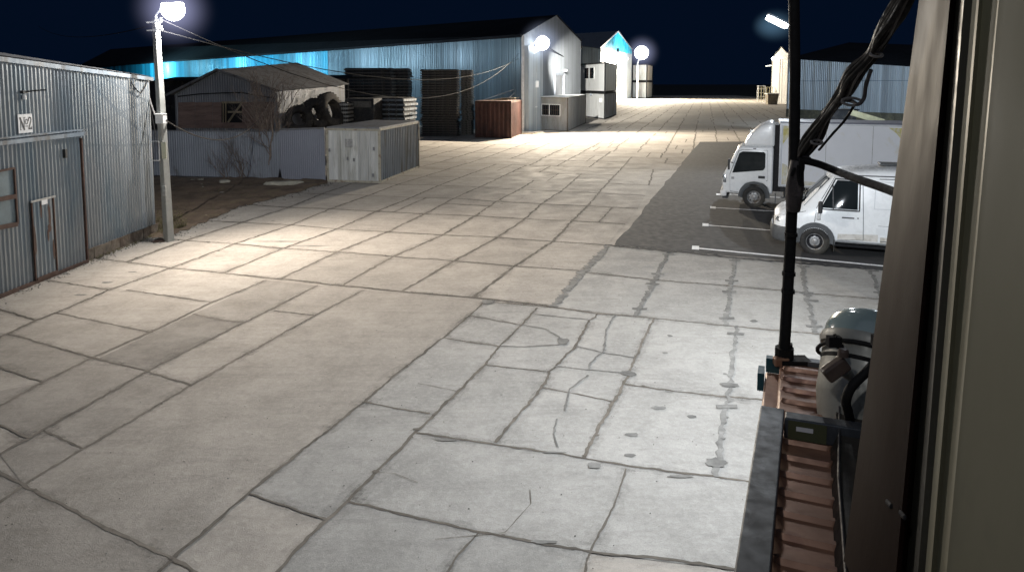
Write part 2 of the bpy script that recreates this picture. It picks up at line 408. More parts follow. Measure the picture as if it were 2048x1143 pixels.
# rows 0 and the lower, traced field
J([(191,517)]+ROWS[0], .05)
J([(311,476)]+ROWS[1][:1], .04); J([(415,442)]+ROWS[2][:1], .04); J([(503,410)]+ROWS[3][:1], .05); J([(591,386)]+ROWS[4][:1], .05)
J([(253,524),(311,502),(372,481)], .045)
for p in [
 [(342,536),(219,580),(111,626),(72,641),(17,667),(-60,705)],
 [(533,560),(424,605),(301,664),(185,715),(85,764),(0,812),(-90,860)],
 [(636,571),(489,645),(294,742),(206,793),(55,877),(0,910),(-90,960)],
 [(727,580),(650,620),(581,658),(383,770),(165,898),(48,970),(0,1003),(-90,1055)],
 [(970,602),(940,631),(886,676),(811,734),(729,804),(682,840),(600,904),(498,987),(344,1118),(270,1185)],
 [(1074,616),(1043,650),(999,693),(971,730),(872,826),(837,860),(699,1000),(653,1040),(600,1093),(540,1160)],
 [(1197,628),(1178,641),(1152,693),(1101,744),(1083,776),(1026,842),(991,886)],
 [(1308,637),(1286,682),(1257,747),(1248,768),(1207,840),(1167,917)],
 [(1252,937),(1228,1014),(1180,1104),(1165,1160)],
 [(970,604),(1105,614),(1197,628),(1272,633),(1308,637),(1350,641),(1450,651),(1540,660),(1631,668),(1760,680)],
 [(1167,544),(1309,560),(1464,572),(1612,586),(1765,599),(1900,612)],
 [(1248,768),(1350,783),(1458,795),(1523,800),(1700,820)],
 [(833,866),(991,890),(1110,906),(1167,917),(1252,932),(1430,954),(1487,961),(1700,990)],
 [(699,1003),(828,1035),(960,1064),(1180,1104),(1350,1122),(1500,1142),(1700,1165)],
 [(498,987),(600,1022),(653,1038)],
 [(960,1064),(916,1110),(880,1165)],
 [(-60,915),(0,946),(52,973),(206,1052),(344,1118),(420,1160)],
 [(-60,825),(0,850),(55,877)],[(-60,718),(0,734),(58,756),(85,763)],
 [(17,667),(185,715),(294,742),(381,770)],[(-40,610),(0,619),(72,641)],
 [(113,626),(222,648),(301,664)],[(85,559),(219,580)],[(253,580),(338,592),(424,605)],
 [(386,628),(441,640),(489,645)],[(547,622),(632,631)],[(86,860),(165,898)],
 [(729,804),(800,818),(860,828)],[(971,730),(1101,744)],[(1084,775),(1224,803)],
 [(940,631),(1043,650)],[(886,676),(999,693)]]:
    J(p, .05 if len(p) > 4 else .035, jag=.8)
# filled cracks
for p in [
 [(1043,650),(1090,658),(1118,674),(1125,684)],[(999,693),(1050,694),(1118,690)],[(1070,629),(1176,640)],
 [(1152,693),(1206,706),(1270,716)],[(1110,733),(1175,740),(1240,746),(1257,750)],
 [(1230,630),(1212,660),(1209,682),(1207,703),(1185,722),(1176,740)],
 [(1176,751),(1139,778),(1128,823)],[(1114,838),(1108,869),(1116,895)],
 [(1330,783),(1345,785)]]:
    J(p, .035, mb=fills, z=.012, jag=.9)
for p in [[(836,768),(850,770),(900,780),(912,783)],[(740,945),(790,948),(835,966)],[(870,1080),(1010,1066),(1062,1008),(1060,980)],
 [(590,828),(510,852),(640,862),(700,880)],[(300,850),(380,873),(470,898)],[(240,780),(360,812),(560,850)],
 [(430,625),(560,640),(640,650)],[(380,735),(450,760),(600,790),(760,812)],[(1118,895),(1180,850),(1210,835)]][:3]:
    J(p, .010, mb=cracks, z=.012, jag=1.2)
# wide mortar joints of the newer slabs, with their lifting loop pockets
newer = [[(1214,492),(1167,544),(1105,614)],[(1338,503),(1309,560),(1272,633)],[(1470,517),(1462,572),(1450,651)],[(1604,527),(1612,586),(1631,668)],
 [(1738,538),(1765,599),(1785,650)],[(1472,653),(1470,667),(1458,771),(1450,816),(1441,899),(1430,954)],[(1640,668),(1650,760)]]
for k, p in enumerate(newer): J(p, .075 if k else .11, mb=fills, z=.012, jag=.9 if k else 1.3)
def blob(px, py, rx, ry, mb=None, z=.015, n=14):
    c = G(px, py); pts = []
    mb = mb or fills
    for i in range(n):
        a = 2*math.pi*i/n; r = random.uniform(.75, 1.2)
        pts.append(c+Vector((math.cos(a)*rx*r, math.sin(a)*ry*r, z)))
    mb.tint = random.uniform(.8, 1.1); mb.poly(pts)
for x, y in [(1336,509),(1315,548),(1305,568),(1279,618),(1469,521),(1463,562),(1458,584),(1453,637),(1606,533),(1612,586),(1622,602),(1628,653),(1744,542),(1761,586),(1771,610),(1453,814),(1471,668)]:
    p = G(x, y); fills.tint = .95
    r = Matrix.Rotation(random.uniform(-.3, .1), 3, 'Z')
    fills.poly([p+r@Vector(v) for v in ((-.15,-.055,.016),(.13,-.06,.016),(.16,.05,.016),(-.13,.055,.016))])
for a in [(1257,748,.12,.10),(1459,771,.13,.09),(1432,927,.12,.11),(1126,684,.11,.16),(975,605,.14,.13),(1188,932,.08,.06),(1108,906,.14,.02),(892,881,.13,.025),(1092,1085,.13,.025),(1360,954,.15,.025)]: blob(*a)
for a in [(1316,816,.10,.05),(1384,834,.06,.045),(1264,870,.09,.05),(1260,911,.07,.035),(1508,642,.07,.06),(1450,748,.03,.03),(130,547,.1,.05),(215,565,.13,.05),(265,544,.1,.04),(160,590,.12,.04),(1330,706,.05,.04),(1003,790,.02,.02),(1132,812,.02,.02),(1340,672,.05,.05),(620,492,.5,.04),(555,483,.6,.05)]: blob(*a, z=.010)
props(obj('joint_grime', grime, M['grime']), kind='structure')
props(obj('slab_joints', joints, M['joint']), kind='structure')
props(obj('mortar_joints', fills, M['fill']), kind='structure')
props(obj('hairline_cracks', cracks, M['joint']), kind='structure')
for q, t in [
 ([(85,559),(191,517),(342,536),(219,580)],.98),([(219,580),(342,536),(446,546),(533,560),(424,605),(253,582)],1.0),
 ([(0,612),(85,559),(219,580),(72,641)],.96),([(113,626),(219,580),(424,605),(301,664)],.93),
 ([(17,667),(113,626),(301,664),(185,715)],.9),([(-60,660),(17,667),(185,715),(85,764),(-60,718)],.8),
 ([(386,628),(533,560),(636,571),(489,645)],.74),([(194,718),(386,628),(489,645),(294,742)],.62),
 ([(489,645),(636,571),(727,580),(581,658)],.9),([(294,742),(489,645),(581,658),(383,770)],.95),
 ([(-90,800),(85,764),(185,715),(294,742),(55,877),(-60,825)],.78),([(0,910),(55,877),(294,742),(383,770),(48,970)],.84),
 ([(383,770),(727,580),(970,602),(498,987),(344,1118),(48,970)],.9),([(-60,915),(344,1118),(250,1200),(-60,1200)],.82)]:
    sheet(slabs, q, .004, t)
props(obj('old_slabs', slabs, M['concrete']), kind='structure')
ns = MB()
for q, t in [
 ([(1214,492),(1338,503),(1309,560),(1167,544)],.95),([(1338,503),(1470,517),(1462,572),(1309,560)],.93),([(1470,517),(1604,527),(1612,586),(1462,572)],.95),([(1604,527),(1738,538),(1765,599),(1612,586)],.98),([(1738,538),(2000,560),(2000,620),(1765,599)],.95),
 ([(1167,544),(1309,560),(1272,633),(1105,614)],.98),([(1309,560),(1462,572),(1450,651),(1272,633)],.97),([(1462,572),(1612,586),(1631,668),(1450,651)],1.0),([(1612,586),(1765,599),(1785,690),(1631,668)],.96),([(1765,599),(2000,620),(2000,710),(1785,690)],.96),
 ([(970,604),(1074,612),(999,693),(886,676)],1.0),([(1074,612),(1197,628),(1152,693),(1101,744),(971,730),(999,693)],1.04),([(1197,628),(1308,637),(1257,747),(1101,744),(1152,693)],1.06),
 ([(1308,637),(1472,653),(1458,795),(1248,768)],1.05),([(1472,653),(1631,668),(1800,690),(1800,830),(1458,795)],1.0),
 ([(886,676),(999,693),(872,826),(729,804)],.99),([(971,730),(1101,744),(991,890),(833,866)],.97),([(1101,744),(1257,747),(1167,917),(991,890)],1.05),
 ([(1248,768),(1458,795),(1430,954),(1167,917)],1.06),([(1458,795),(1800,830),(1800,1005),(1430,954)],.98),
 ([(729,804),(872,826),(653,1038),(498,987)],.93),([(833,866),(1167,917),(1252,932),(1180,1104),(699,1003)],.97),([(1252,932),(1430,954),(1800,1005),(1800,1180),(1180,1104)],1.0),
 ([(653,1038),(699,1003),(1180,1104),(1100,1250),(500,1200)],.9)]:
    sheet(ns, q, .005, t)
props(obj('newer_slabs', ns, M['concrete_cool']), kind='structure')

# asphalt parking lot: uneven cut edge on the yard side
edge = [(1228,490),(1265,446),(1304,400),(1345,349),(1373,316),(1400,284)]
asph = [G(x, y) for x, y in [(1210,490.5),(1228,491)]]
pts = []
for (x0, y0), (x1, y1) in zip(edge, edge[1:]):
    for k in range(6):
        p = G(x0, y0).lerp(G(x1, y1), k/6); pts.append(p+Vector((random.uniform(-.05,.05), random.uniform(-.06,.06), 0)))
pts.append(G(*edge[-1]))
lot = pts + [G(1480,283.5), G(1800,283), G(2300,300), G(2600,612)] + [G(1800,542), G(1600,524), G(1470,512), G(1338,500)]
mb = MB(); mb.poly([p+Vector((0,0,.014)) for p in lot]); props(obj('parking_lot', mb, M['asphalt']), kind='structure')
mk = MB()
def line(p0, p1, w, z=.019):
    a, b = G(*p0), G(*p1); d = (b-a).normalized(); n = Vector((-d.y, d.x, 0)); k = int((b-a).length/.4)+1
    pts = []
    for i in range(k+1):
        q = a.lerp(b, i/k); pts.append((mk.vert(q+n*(w/2+random.uniform(-.006,.006))+Vector((0,0,z))), mk.vert(q-n*(w/2+random.uniform(-.006,.006))+Vector((0,0,z)))))
    for (s, t), (u, v) in zip(pts, pts[1:]): mk.face((s, t, v, u))
line((1391,497),(2100,565), .13); line((1411,451),(1700,474), .11); line((1426,416),(1700,432), .11); line((1437,388),(1560,396), .09); line((1452,345),(1560,352), .09)
for x, y in [(1391,496.5),(1411,450.5),(1426,416),(1437,389.5)]:
    c = G(x, y); d = a_.normalized(); e = Vector((d.y, -d.x, 0))
    mk.poly([c+d*s*.22+e*t*.09+Vector((0,0,.021)) for s, t in ((-1,-1),(-1,1),(1,1),(1,-1))])
props(obj('parking_lines', mk, M['line']), kind='structure')
# bitumen seam between slabs and asphalt
seam = MB(); joint([G(x, y) for x, y in [(1210,491),(1338,502),(1470,516),(1604,527),(1738,538),(1900,552)]], .12, mb=seam, z=.017)
props(obj('kerb_seam', seam, M['asphalt']), kind='structure')

# bare soil between the hall and the fence, uneven surface
mb = MB()
poly_edge = [(305,470),(318,478),(345,470),(420,440),(480,415),(555,395),(640,371),(655,366)]
near = []
for (x0, y0), (x1, y1) in zip(poly_edge, poly_edge[1:]):
    for k in range(8): near.append(G(x0, y0).lerp(G(x1, y1), k/8)+Vector((random.uniform(-.12,.12), random.uniform(-.15,.15), 0)))
near.append(G(655,366)); n = len(near)
farl = [G(150,352).lerp(G(655,360), k/(n-1)) for k in range(n)]
grid = []
for k in range(24):
    t = k/23; grid.append([mb.vert(near[i].lerp(farl[i], t)+Vector((0,0,.02+ (0 if k == 0 else .05+.10*vnoise(near[i].lerp(farl[i], t), .9)+.05*vnoise(near[i].lerp(farl[i], t), 4)+.01)))) for i in range(n)])
for r0, r1 in zip(grid, grid[1:]):
    for i in range(n-1): mb.face((r0[i], r0[i+1], r1[i+1], r1[i]))
props(obj('bare_soil', mb, M['soil'], smooth=60), kind='structure')

# ------------------------------------------------------------------ walls of corrugated sheet
def corr(mb, P0, P1, z0, z1, pitch, dep, nrm, sheetn=8, gap=None, var=.1):
    L = (P1-P0).length; k = max(1, int(L/pitch)); n = Vector(nrm).normalized()
    prev = None
    for i in range(k*4+1):
        if i % (4*sheetn) == 0: mb.tint = random.uniform(1-var, 1+var)
        s = i // 4; fr = (0, .3, .5, .8)[i % 4]; o = (0, 0, dep, dep)[i % 4]
        t = min(1, (s+fr)/k)
        p = P0.lerp(P1, t)+n*o
        cur = (mb.vert((p.x, p.y, z0(t))), mb.vert((p.x, p.y, z1(t))))
        if prev and not (gap and gap[0] < t < gap[1]): mb.face((prev[0], cur[0], cur[1], prev[1]))
        prev = cur
    return mb
def lin(a, b): return lambda t: a+(b-a)*t
def norm_to_cam(P0, P1):
    d = (P1-P0).normalized(); n = Vector((d.y, -d.x, 0)); 
    return n if n.dot(-(P0+P1)/2) > 0 else -n
def gable(a, m, b, tm=.5): return lambda t: a+(m-a)*t/tm if t < tm else m+(b-m)*(t-tm)/(1-tm)
# ------------------------------------------------------------------ near hall No 2 (left)
C0 = G(312,466); C1 = G(0,591); d = (C1-C0); C2 = C0 + d.normalized()*12.5; Lh = 12.5
nH = norm_to_cam(C0, C2); dH = d.normalized()
zt0 = Z(157, C0); zt1 = Z(113, G(0,591)); slope = (zt1-zt0)/d.length
hall = thing('storage_hall', C0, 'blue grey corrugated hall with a big sliding gate and number sign at left', 'building')
tH = lambda s: s/Lh
# point on the wall seen at a pixel
def onwall(px, py, P=C0, n=nH, off=0.0):
    r = ray(px, py); o = Vector((0,0,HC)); t = ((P+n*off)-o).dot(n)/r.dot(n); return o+r*t
obj('wall', corr(MB(), C0, C2, lin(.28,.1), lin(zt0, zt0+slope*Lh), .118, .028, nH, 7), M['galv'], hall)
nb = -dH
back = C0 - nH*9
obj('gable_wall', corr(MB(), C0, back, lin(.2,.2), lin(zt0, zt0+.3), .118, .028, Vector((-dH.x,-dH.y,0)), 7), M['galv'], hall)
mb = MB(); up = Vector((0,0,1))
mb.poly([C0+up*(zt0+.05)+nH*.1-dH*.1, C2+up*(zt0+slope*Lh+.05)+nH*.1, C2+up*(zt0+slope*Lh+1.6)-nH*9, back+up*(zt0+.7)-dH*.1])
obj('roof', mb, M['roofg'], hall)
obj('eave_trim', MB().bar(C0+up*(zt0-.02)+nH*.06-dH*.08, C2+up*(zt0+slope*Lh-.02)+nH*.06, .06, .10), M['side_dark'], hall)
mb = MB()
Cg = G(160,525)
sg = (Cg-C0).dot(dH)
for k in range(9):
    a = C0+dH*(sg*k/9); b = C0+dH*(sg*(k+1)/9-.015)
    mb.tint = random.uniform(.7, 1.2); mb.bar(a+up*.14-nH*.02, b+up*(.14+random.uniform(-.01,.01))-nH*.02, .12+random.uniform(0,.05), .28)
obj('plinth', mb, mat('mossy_plinth', (.22,.18,.14), .95, var=.5, scale=4, bump=.8, dirt=(.10,.07,.05), dirt_amt=.5), hall)
# gate
gt = thing('sliding_gate', (0,0,0), None, None); del_props = None
gt.parent = hall
gz = Z(268, G(160,525)) ; g0 = onwall(158,500).copy(); g0.z = 0
g0 = C0+dH*(sg+.0); g1 = C0+dH*12.4
zr0 = onwall(128,270).z; zr1 = zr0
gate = corr(MB(), g0+nH*.10, g1+nH*.10, lin(.06,.06), lin(zr0-.04, zr0-.04), .118, .028, nH, 7, var=.06)
obj('leaf', gate, M['galv'], gt)
fr = MB(); fr.bar(g0+up*.03+nH*.12, g1+up*.03+nH*.12, .09, .10); obj('bottom_rail', fr, M['rust'], gt)
fr = MB(); fr.bar(g0+up*zr0+nH*.16-dH*.12, g1+up*zr0+nH*.16, .10, .09); fr.bar(g0+up*(zr0+.09)+nH*.10-dH*.12, g1+up*(zr0+.09)+nH*.10, .16, .03); obj('top_rail', fr, M['side_dark'], gt)
fr = MB(); fr.bar(g0+up*.05+nH*.13, g0+up*(zr0-.1)+nH*.13, .05, .05); obj('edge_frame', fr, M['rust'], gt)
bk = MB(); q = onwall(130,307, off=.16); bk.box(q, (.07,.07,.2), rz=math.atan2(dH.y, dH.x)); obj('roller_bracket', bk, M['black'], gt)
rs = MB()
w0 = onwall(104,394, off=.15); w1 = onwall(63,402, off=.15); ws = (w1-C0).dot(dH); we = (w0-C0).dot(dH)
wp = lambda s, z, o=.145: C0+dH*s+nH*o+up*z
zw = (w0.z+w1.z)/2
obj('leaf', corr(MB(), wp(we,0), wp(ws,0), lin(.12,.12), lin(zw, zw), .118, .03, nH, 20), M['galv'], gt).name = 'wicket_door'
rs = MB()
for s in (we-.02, ws+.02): rs.bar(wp(s,.08,.16), wp(s,zw,.16), .03, .03)
rs.bar(wp(we,.1,.16), wp(ws,.1,.16), .05, .06)
obj('wicket_frame', rs, M['rust'], gt)
rs = MB(); rs.bar(wp(we-.06,zw,.18), wp(ws+.06,zw,.18), .03, .04); obj('wicket_lintel', rs, M['alu'], gt)
rs = MB()
for (x, y, w, h) in [(99,430,.05,.55),(97,470,.04,.3),(70,480,.06,.7),(108,500,.05,.5),(99,455,.08,.2),(82,420,.04,.35)]:
    q = onwall(x, y, off=.182); n = 8; pts = []
    for i in range(10):
        a = 2*math.pi*i/10; pts.append(q+dH*math.cos(a)*w*random.uniform(.5,1)+up*math.sin(a)*h*.5*random.uniform(.7,1.1))
    rs.poly(pts)
obj('rust_patch', rs, M['rust'], gt)
q = onwall(89,404, off=.19); lb = MB(); lb.bar(q-dH*.09, q+dH*.09, .01, .10); obj('label_plate', lb, M['sign'], gt)
# hatch with rusty bars at the picture edge
hb = MB()
for (a, b) in [((28,336),(-60,354)),((32,392),(-60,410)),((34,448),(-60,466))]:
    hb.bar(onwall(*a, off=.17), onwall(*b, off=.17), .05, .09 if a[1] > 340 else .04)
hb.bar(onwall(28,336,off=.17), onwall(35,448,off=.17), .04, .04)
obj('hatch_bars', hb, M['rust'], gt)
hp = MB().poly([onwall(27,338,off=.155), onwall(34,448,off=.155), onwall(-60,466,off=.155), onwall(-60,356,off=.155)])
obj('hatch_panel', hp, mat('teal_grey_panel', (.13,.17,.19), .5, .3, var=.2, scale=2), gt)
# number sign
sc = onwall(50.5,247, off=.045)
sg_ = thing('number_sign', sc, None, None); sg_.parent = hall; sg_.location = sc-C0
P = lambda u, v, o=0: sc - dH*u + up*v + nH*o
s = MB(); s.bar(P(-.21,0), P(.21,0), .012, .40); obj('plate', s, M['sign'], sg_)
def strokes(mb, segs, ox, oy, w, sc_=1, o=.009):
    for a, b, ww in segs:
        mb.bar(P(ox+a[0]*sc_, oy+a[1]*sc_, o), P(ox+b[0]*sc_, oy+b[1]*sc_, o), .006, w*ww, up=tuple(nH.cross(Vector(P(b[0],b[1])-P(a[0],a[1])).normalized())))
def sstroke(mb, pts, w, o=.010):
    for (a, b) in zip(pts, pts[1:]):
        pa, pb = P(a[0], a[1], o), P(b[0], b[1], o); d_ = (pb-pa).normalized(); n_ = nH.cross(d_)*w/2; e_ = d_*w*.2
        mb.poly([pa-n_-e_, pb-n_+e_, pb+n_+e_, pa+n_-e_])
L = MB()
sstroke(L, [(-.155,-.13),(-.135,.13)], .018); sstroke(L, [(-.155,.13),(-.045,-.13)], .045, .011); sstroke(L, [(-.045,-.13),(-.035,.13)], .018)
sstroke(L, [(-.18,-.13),(-.125,-.13)], .012); sstroke(L, [(-.175,.13),(-.12,.13)], .012); sstroke(L, [(-.06,.13),(-.005,.13)], .012)
sstroke(L, [(.03+.036*math.cos(t*math.pi/6), .035+.052*math.sin(t*math.pi/6)) for t in range(13)], .017)
sstroke(L, [(-.01,-.06),(.07,-.06)], .015)
two = [(.085,.055),(.092,.10),(.115,.125),(.15,.12),(.168,.085),(.158,.04),(.125,-.03),(.085,-.11)]
sstroke(L, two, .026); sstroke(L, [(.08,-.115),(.18,-.115)], .034, .011); sstroke(L, [(.178,-.115),(.185,-.07)], .015)
obj('lettering', L, M['ink'], sg_)
for o_ in (hall,): pass
# small dead lamp bracket on the wall
b1 = onwall(45,184, off=.03)
lamp_b = thing('wall_lamp', b1, 'small dark unlit lamp bracket on the blue grey hall wall above the number sign', 'lamp')
m = MB(); m.box(b1+nH*.04, (.16,.06,.06), rz=math.atan2(dH.y,dH.x)); m.tube([b1, b1+nH*.22-dH*.12+up*.03, b1+nH*.3-dH*.3+up*.04], .015, 6); obj('bracket', m, M['black'], lamp_b)
m = MB(); m.tube([b1+nH*.03-up*.06, b1+nH*.03-up*.16], [.035,.045], 10); obj('bulb_holder', m, M['whitep'], lamp_b)
cw = MB(); pts = [onwall(268,160,off=.1)+up*(-.35*math.sin(t*math.pi/10)+.03*random.random()) for t in range(1)]
ca, cb = onwall(262,162,off=.12), onwall(296,158,off=.12)
wire = [ca.lerp(cb, t/12)-up*(.32*math.sin(t*math.pi/12)+random.uniform(0,.04)) for t in range(13)]
props(obj('barbed_wire', MB().tube(wire, .012, 5).tube([p+up*random.uniform(-.05,.05) for p in wire], .008, 5), M['cable']), 'loose dark wire sagging under the eave at the corner of the blue grey hall', 'wire')

# ------------------------------------------------------------------ concrete lamp post at left
PB = G(338,482); PT = Z(38, PB)
post = thing('lamp_post', PB, 'square concrete lamp post with white boxes and glaring lamp beside the blue grey hall', 'lamp post', 'lamp posts in the yard')
Wp = .088
q0 = [PB+Vector((sx*Wp*1.15, sy*Wp*1.15, -.02)) for sx, sy in ((-1,-1),(1,-1),(1,1),(-1,1))]
tl = Vector((-.10,0,0))
q1 = [PB+tl+Vector((sx*Wp*.85, sy*Wp*.85, PT)) for sx, sy in ((-1,-1),(1,-1),(1,1),(-1,1))]
rzp = Matrix.Rotation(R(-28), 3, 'Z')
rot = lambda L_, c: [c+rzp@(Vector(p)-c) for p in L_]
obj('post', MB().prism(rot(q0, PB), rot(q1, PB+tl)), M['pole'], post, bevel=.02)
def onpost(px, py, dx=0): return Vector((G(338,482).x + (px-338)/72.6, PB.y-.14, Z(py, PB)))
m = MB(); m.box(onpost(338,237), (.24,.16,.26), rz=R(-12)); m.box(onpost(338,229)+Vector((0,-.02,.02)), (.26,.2,.02), rz=R(-12)); obj('junction_box', m, M['whitep'], post, bevel=.01)
m = MB(); c = onpost(322,301); 
for a, b in (((-.11,-.26),(.11,-.26)),((-.11,.26),(.11,.26)),((-.11,-.26),(-.11,.26)),((.11,-.26),(.11,.26))):
    m.bar(c+Vector((a[0],0.05,a[1])), c+Vector((b[0],0.05,b[1])), .02, .02)
obj('sign_frame', m, M['whitep'], post)
m = MB(); m.box(onpost(341,300), (.12,.02,.46)); obj('plate', m, mat('cream_plate', (.5,.5,.38), .6, var=.1), post)
m = MB(); m.box(onpost(338,380), (.1,.05,.28)); obj('cable_cover', m, M['alu'], post, bevel=.01)
lamp1 = PB+Vector((.42,-.10,Z(20,PB)))
m = MB(); m.tube([PB+tl+Vector((0,0,PT-.5)), PB+tl+Vector((.02,-.02,PT+.1)), PB+tl+Vector((.2,-.05,PT+.28)), lamp1+Vector((-.1,0,.08))], .03, 8); obj('arm', m, M['steelp'], post)
for zz in (-.1, -.32):
    m = MB(); m.bar(PB+tl+Vector((-.2,-.1,PT+zz)), PB+tl+Vector((.22,-.12,PT+zz+.02)), .03, .04); m.lathe([(.0,0),(.04,.01),(.045,.05),(.02,.07),(.03,.1),(0,.11)], Matrix.Translation(PB+tl+Vector((.2,-.12,PT+zz+.02))), 10); obj('insulator_arm', m, M['whitep'], post)
def lamp_head(parent, c, r, glow, hr, hs, s=1.0):
    m = MB(); m.lathe([(0,.32*s),(.1*s,.3*s),(.16*s,.15*s),(r*.95,.02),(r*.95,-.02)], Matrix.Translation(c+Vector((0,0,r*.55))), 20); obj('hood', m, M['steelp'], parent, smooth=40)
    m = MB(); m.lathe([(0,-r)]+[(r*math.cos(a), r*math.sin(a)) for a in [R(x) for x in range(-80, 90, 10)]]+[(0,r)], Matrix.Translation(c), 24)
    o = obj('lamp_globe', m, glow, parent, smooth=180, fixn=True); o.visible_shadow = True
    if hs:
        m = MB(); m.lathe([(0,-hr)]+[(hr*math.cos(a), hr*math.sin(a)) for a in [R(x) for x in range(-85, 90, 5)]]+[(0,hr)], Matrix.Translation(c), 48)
        obj('glow_shell', m, hs, parent, smooth=180, fixn=True)  # glow around the globe, painted as an emissive shell
E1 = emis('lamp_glow_white', (.9,.95,1), 14)
H1 = halo_mat('painted_glow', (.6,.62,1.0), .5, 10); 
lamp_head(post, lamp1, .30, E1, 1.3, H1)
props(obj('stone', MB().lathe([(0,0),(.18,.0),(.2,.03),(.12,.06),(0,.07)], Matrix.Translation(G(322,482)), 9, wob=lambda k, n: 1+.3*math.sin(k*2.3)), M['rust'], smooth=50), 'dark stone on the ground left of the concrete lamp post foot', 'stone')

# ------------------------------------------------------------------ fence
F0 = G(303,353); F1 = G(562,359); F2 = G(652,362.5)
FA = F0 + (F0-F1).normalized()*9
nF = norm_to_cam(F0, F1)
fen = thing('sheet_fence', F1, 'blue grey corrugated sheet fence behind the bare shrub and the bare soil', 'fence')
zf = Z(263, F1); 
obj('sheeting', corr(MB(), FA, F1, lin(.1,.05), lin(Z(266,F0)+.1, zf), .115, .025, nF, 9), M['fence'], fen)
obj('end_panel', corr(MB(), F1+nF*.03, F2+nF*.03, lin(.05,.03), lin(Z(261,F1), Z(258,F2)), .10, .02, nF, 30), mat('smooth_fence_panel', (.32,.34,.40), .5, .2, var=.08, scale=.6), fen)
m = MB(); m.bar(F1+nF*.05+up*Z(259,F1), F2+nF*.05+up*Z(256,F2), .06, .07); m.bar(FA+nF*.03+up*(Z(266,F0)+.1), F1+nF*.03+up*zf, .05, .04); obj('top_rail', m, M['galv_d'], fen)
for t in (F1, F1.lerp(FA,.35), F1.lerp(FA,.7)):
    obj('post', MB().box(t-nF*.06+up*zf/2, (.08,.08,zf-.05)), M['rust'], fen)
obj('torn_flap', MB().poly([F1+nF*.08+up*.04-Vector((.1,0,0)), F1+nF*.1+up*.04+Vector((.1,0,0)), F1+nF*.08+up*.55]), M['dark'], fen)

# ------------------------------------------------------------------ shed behind the fence
S0 = G(355,326); S1 = G(556,331); 
dS = (S1-S0).normalized(); S1n = norm_to_cam(S0, S1)
S2 = G(691,300)
shed = thing('shed', S0, 'low gabled shed of grey ribbed sheet with a boarded window band, behind the sheet fence', 'building')
za, zm, zb = Z(189,S0), Z(141,S0.lerp(S1,.46)), Z(181,S1)
obj('front_wall', corr(MB(), S0, S1, lin(0,0), gable(za, zm, zb, .46), .14, .03, S1n, 10), M['galv_d'], shed)
n2 = norm_to_cam(S1, S2)
zc = Z(168,S2)
obj('side_wall', corr(MB(), S1, S2, lin(0,0), lin(zb, zc), .14, .03, n2, 10), M['galv_d'], shed)
ap = S0.lerp(S1,.46)+up*zm; bd = (S2-S1)
apb = ap + bd*1.0; apb.z = Z(127, Vector((apb.x, apb.y, 0)))
ov = S1n*.25
e = MB(); e.poly([ap+ov+up*.06, S1+dS*.35+ov+up*(zb-.02), S2+dS*.4+up*(zc-.02), apb+up*.06]); e.poly([ap+ov+up*.06, apb+up*.06, S0+bd+up*za-dS*.35, S0+ov-dS*.35+up*(za-.02)])
e.bar(ap+ov+up*.04, S1+dS*.35+ov+up*(zb-.04), .05, .12); e.bar(ap+ov+up*.04, S0-dS*.35+ov+up*(za-.04), .05, .12)
obj('roof', e, M['roofg'], shed)
hy = S2+bd*.0
on = lambda px, py, off=.07: onwall(px, py, P=S0, n=S1n, off=off)
m = MB()
xs = [356,390,425,443]
for i in range(len(xs)-1): m.tint = random.uniform(.85,1.1); m.poly([on(xs[i]+.5,256), on(xs[i+1],256), on(xs[i+1],204), on(xs[i]+.5,205)])
m.tint = .8; m.poly([on(484,246),on(548,248),on(548,204),on(484,204)])
m.tint = .9; m.poly([on(443,256),on(548,258),on(548,246),on(443,245)])
obj('boarding', m, M['ply'], shed)
m = MB().poly([on(443,245,.05),on(486,246,.05),on(486,204,.05),on(443,204,.05)]); wn = obj('window', m, M['dark'], shed)
m = MB(); 
for a, b in (((452,204),(452,245)),((456,224),(484,224)),((444,205),(485,205)),((447,206),(447,245)),((456,245),(484,206))): m.bar(on(*a), on(*b), .05, .10)
obj('window_boards', m, M['wood'], wn, )
m = MB(); pts = [on(356,193,.12), on(400,188,.12), on(445,186,.12), on(482,185,.12), on(510,190,.12), on(552,197,.12)]; m.tube(pts, .03, 6); obj('gutter_pipe', m, M['cable'], shed)
m = MB(); m.bar(on(552,186,.1), on(552,300,.1), .2, .1); obj('corner_trim', m, M['galv'], shed)
for ch in shed.children: pass

# ------------------------------------------------------------------ tractor tyres leaning behind the fence
TY = None
def big_tyre(c, r, w, rz, tilt, label):
    t = thing('tractor_tyre', c, label, 'tyre', 'old tyres heaped behind the fence')
    mm = Matrix.Rotation(rz, 4, 'Z') @ Matrix.Rotation(tilt, 4, 'X')
    prof = [(r*.52,-w*.36),(r*.60,-w*.5),(r*.85,-w*.52),(r*.97,-w*.42),(r,-w*.2),(r,w*.2),(r*.97,w*.42),(r*.85,w*.52),(r*.60,w*.5),(r*.52,w*.36),(r*.55,0),(r*.52,-w*.36)]
    b = MB(); b.lathe(prof, mm, 40, wob=None)
    o = obj('carcass', b, M['rubberbig'], t, local=True, smooth=35)
    b = MB(); k = 26
    for i in range(k):
        a = 2*math.pi*i/k
        for s_ in (-1, 1):
            m3 = (mm @ Matrix.Rotation(a+s_*.06, 4, 'Z') @ Matrix.Translation((r*1.0, 0, s_*w*.22)) @ Matrix.Rotation(s_*R(35), 4, 'X')).to_3x3()
            c_ = mm @ Matrix.Rotation(a+s_*.06, 4, 'Z') @ Vector((r*1.0, 0, s_*w*.22))
            b.box(c_, (.06, .07, w*.5), m=m3)
    obj('tread', b, M['rubberbig'], t, local=True)
    return t
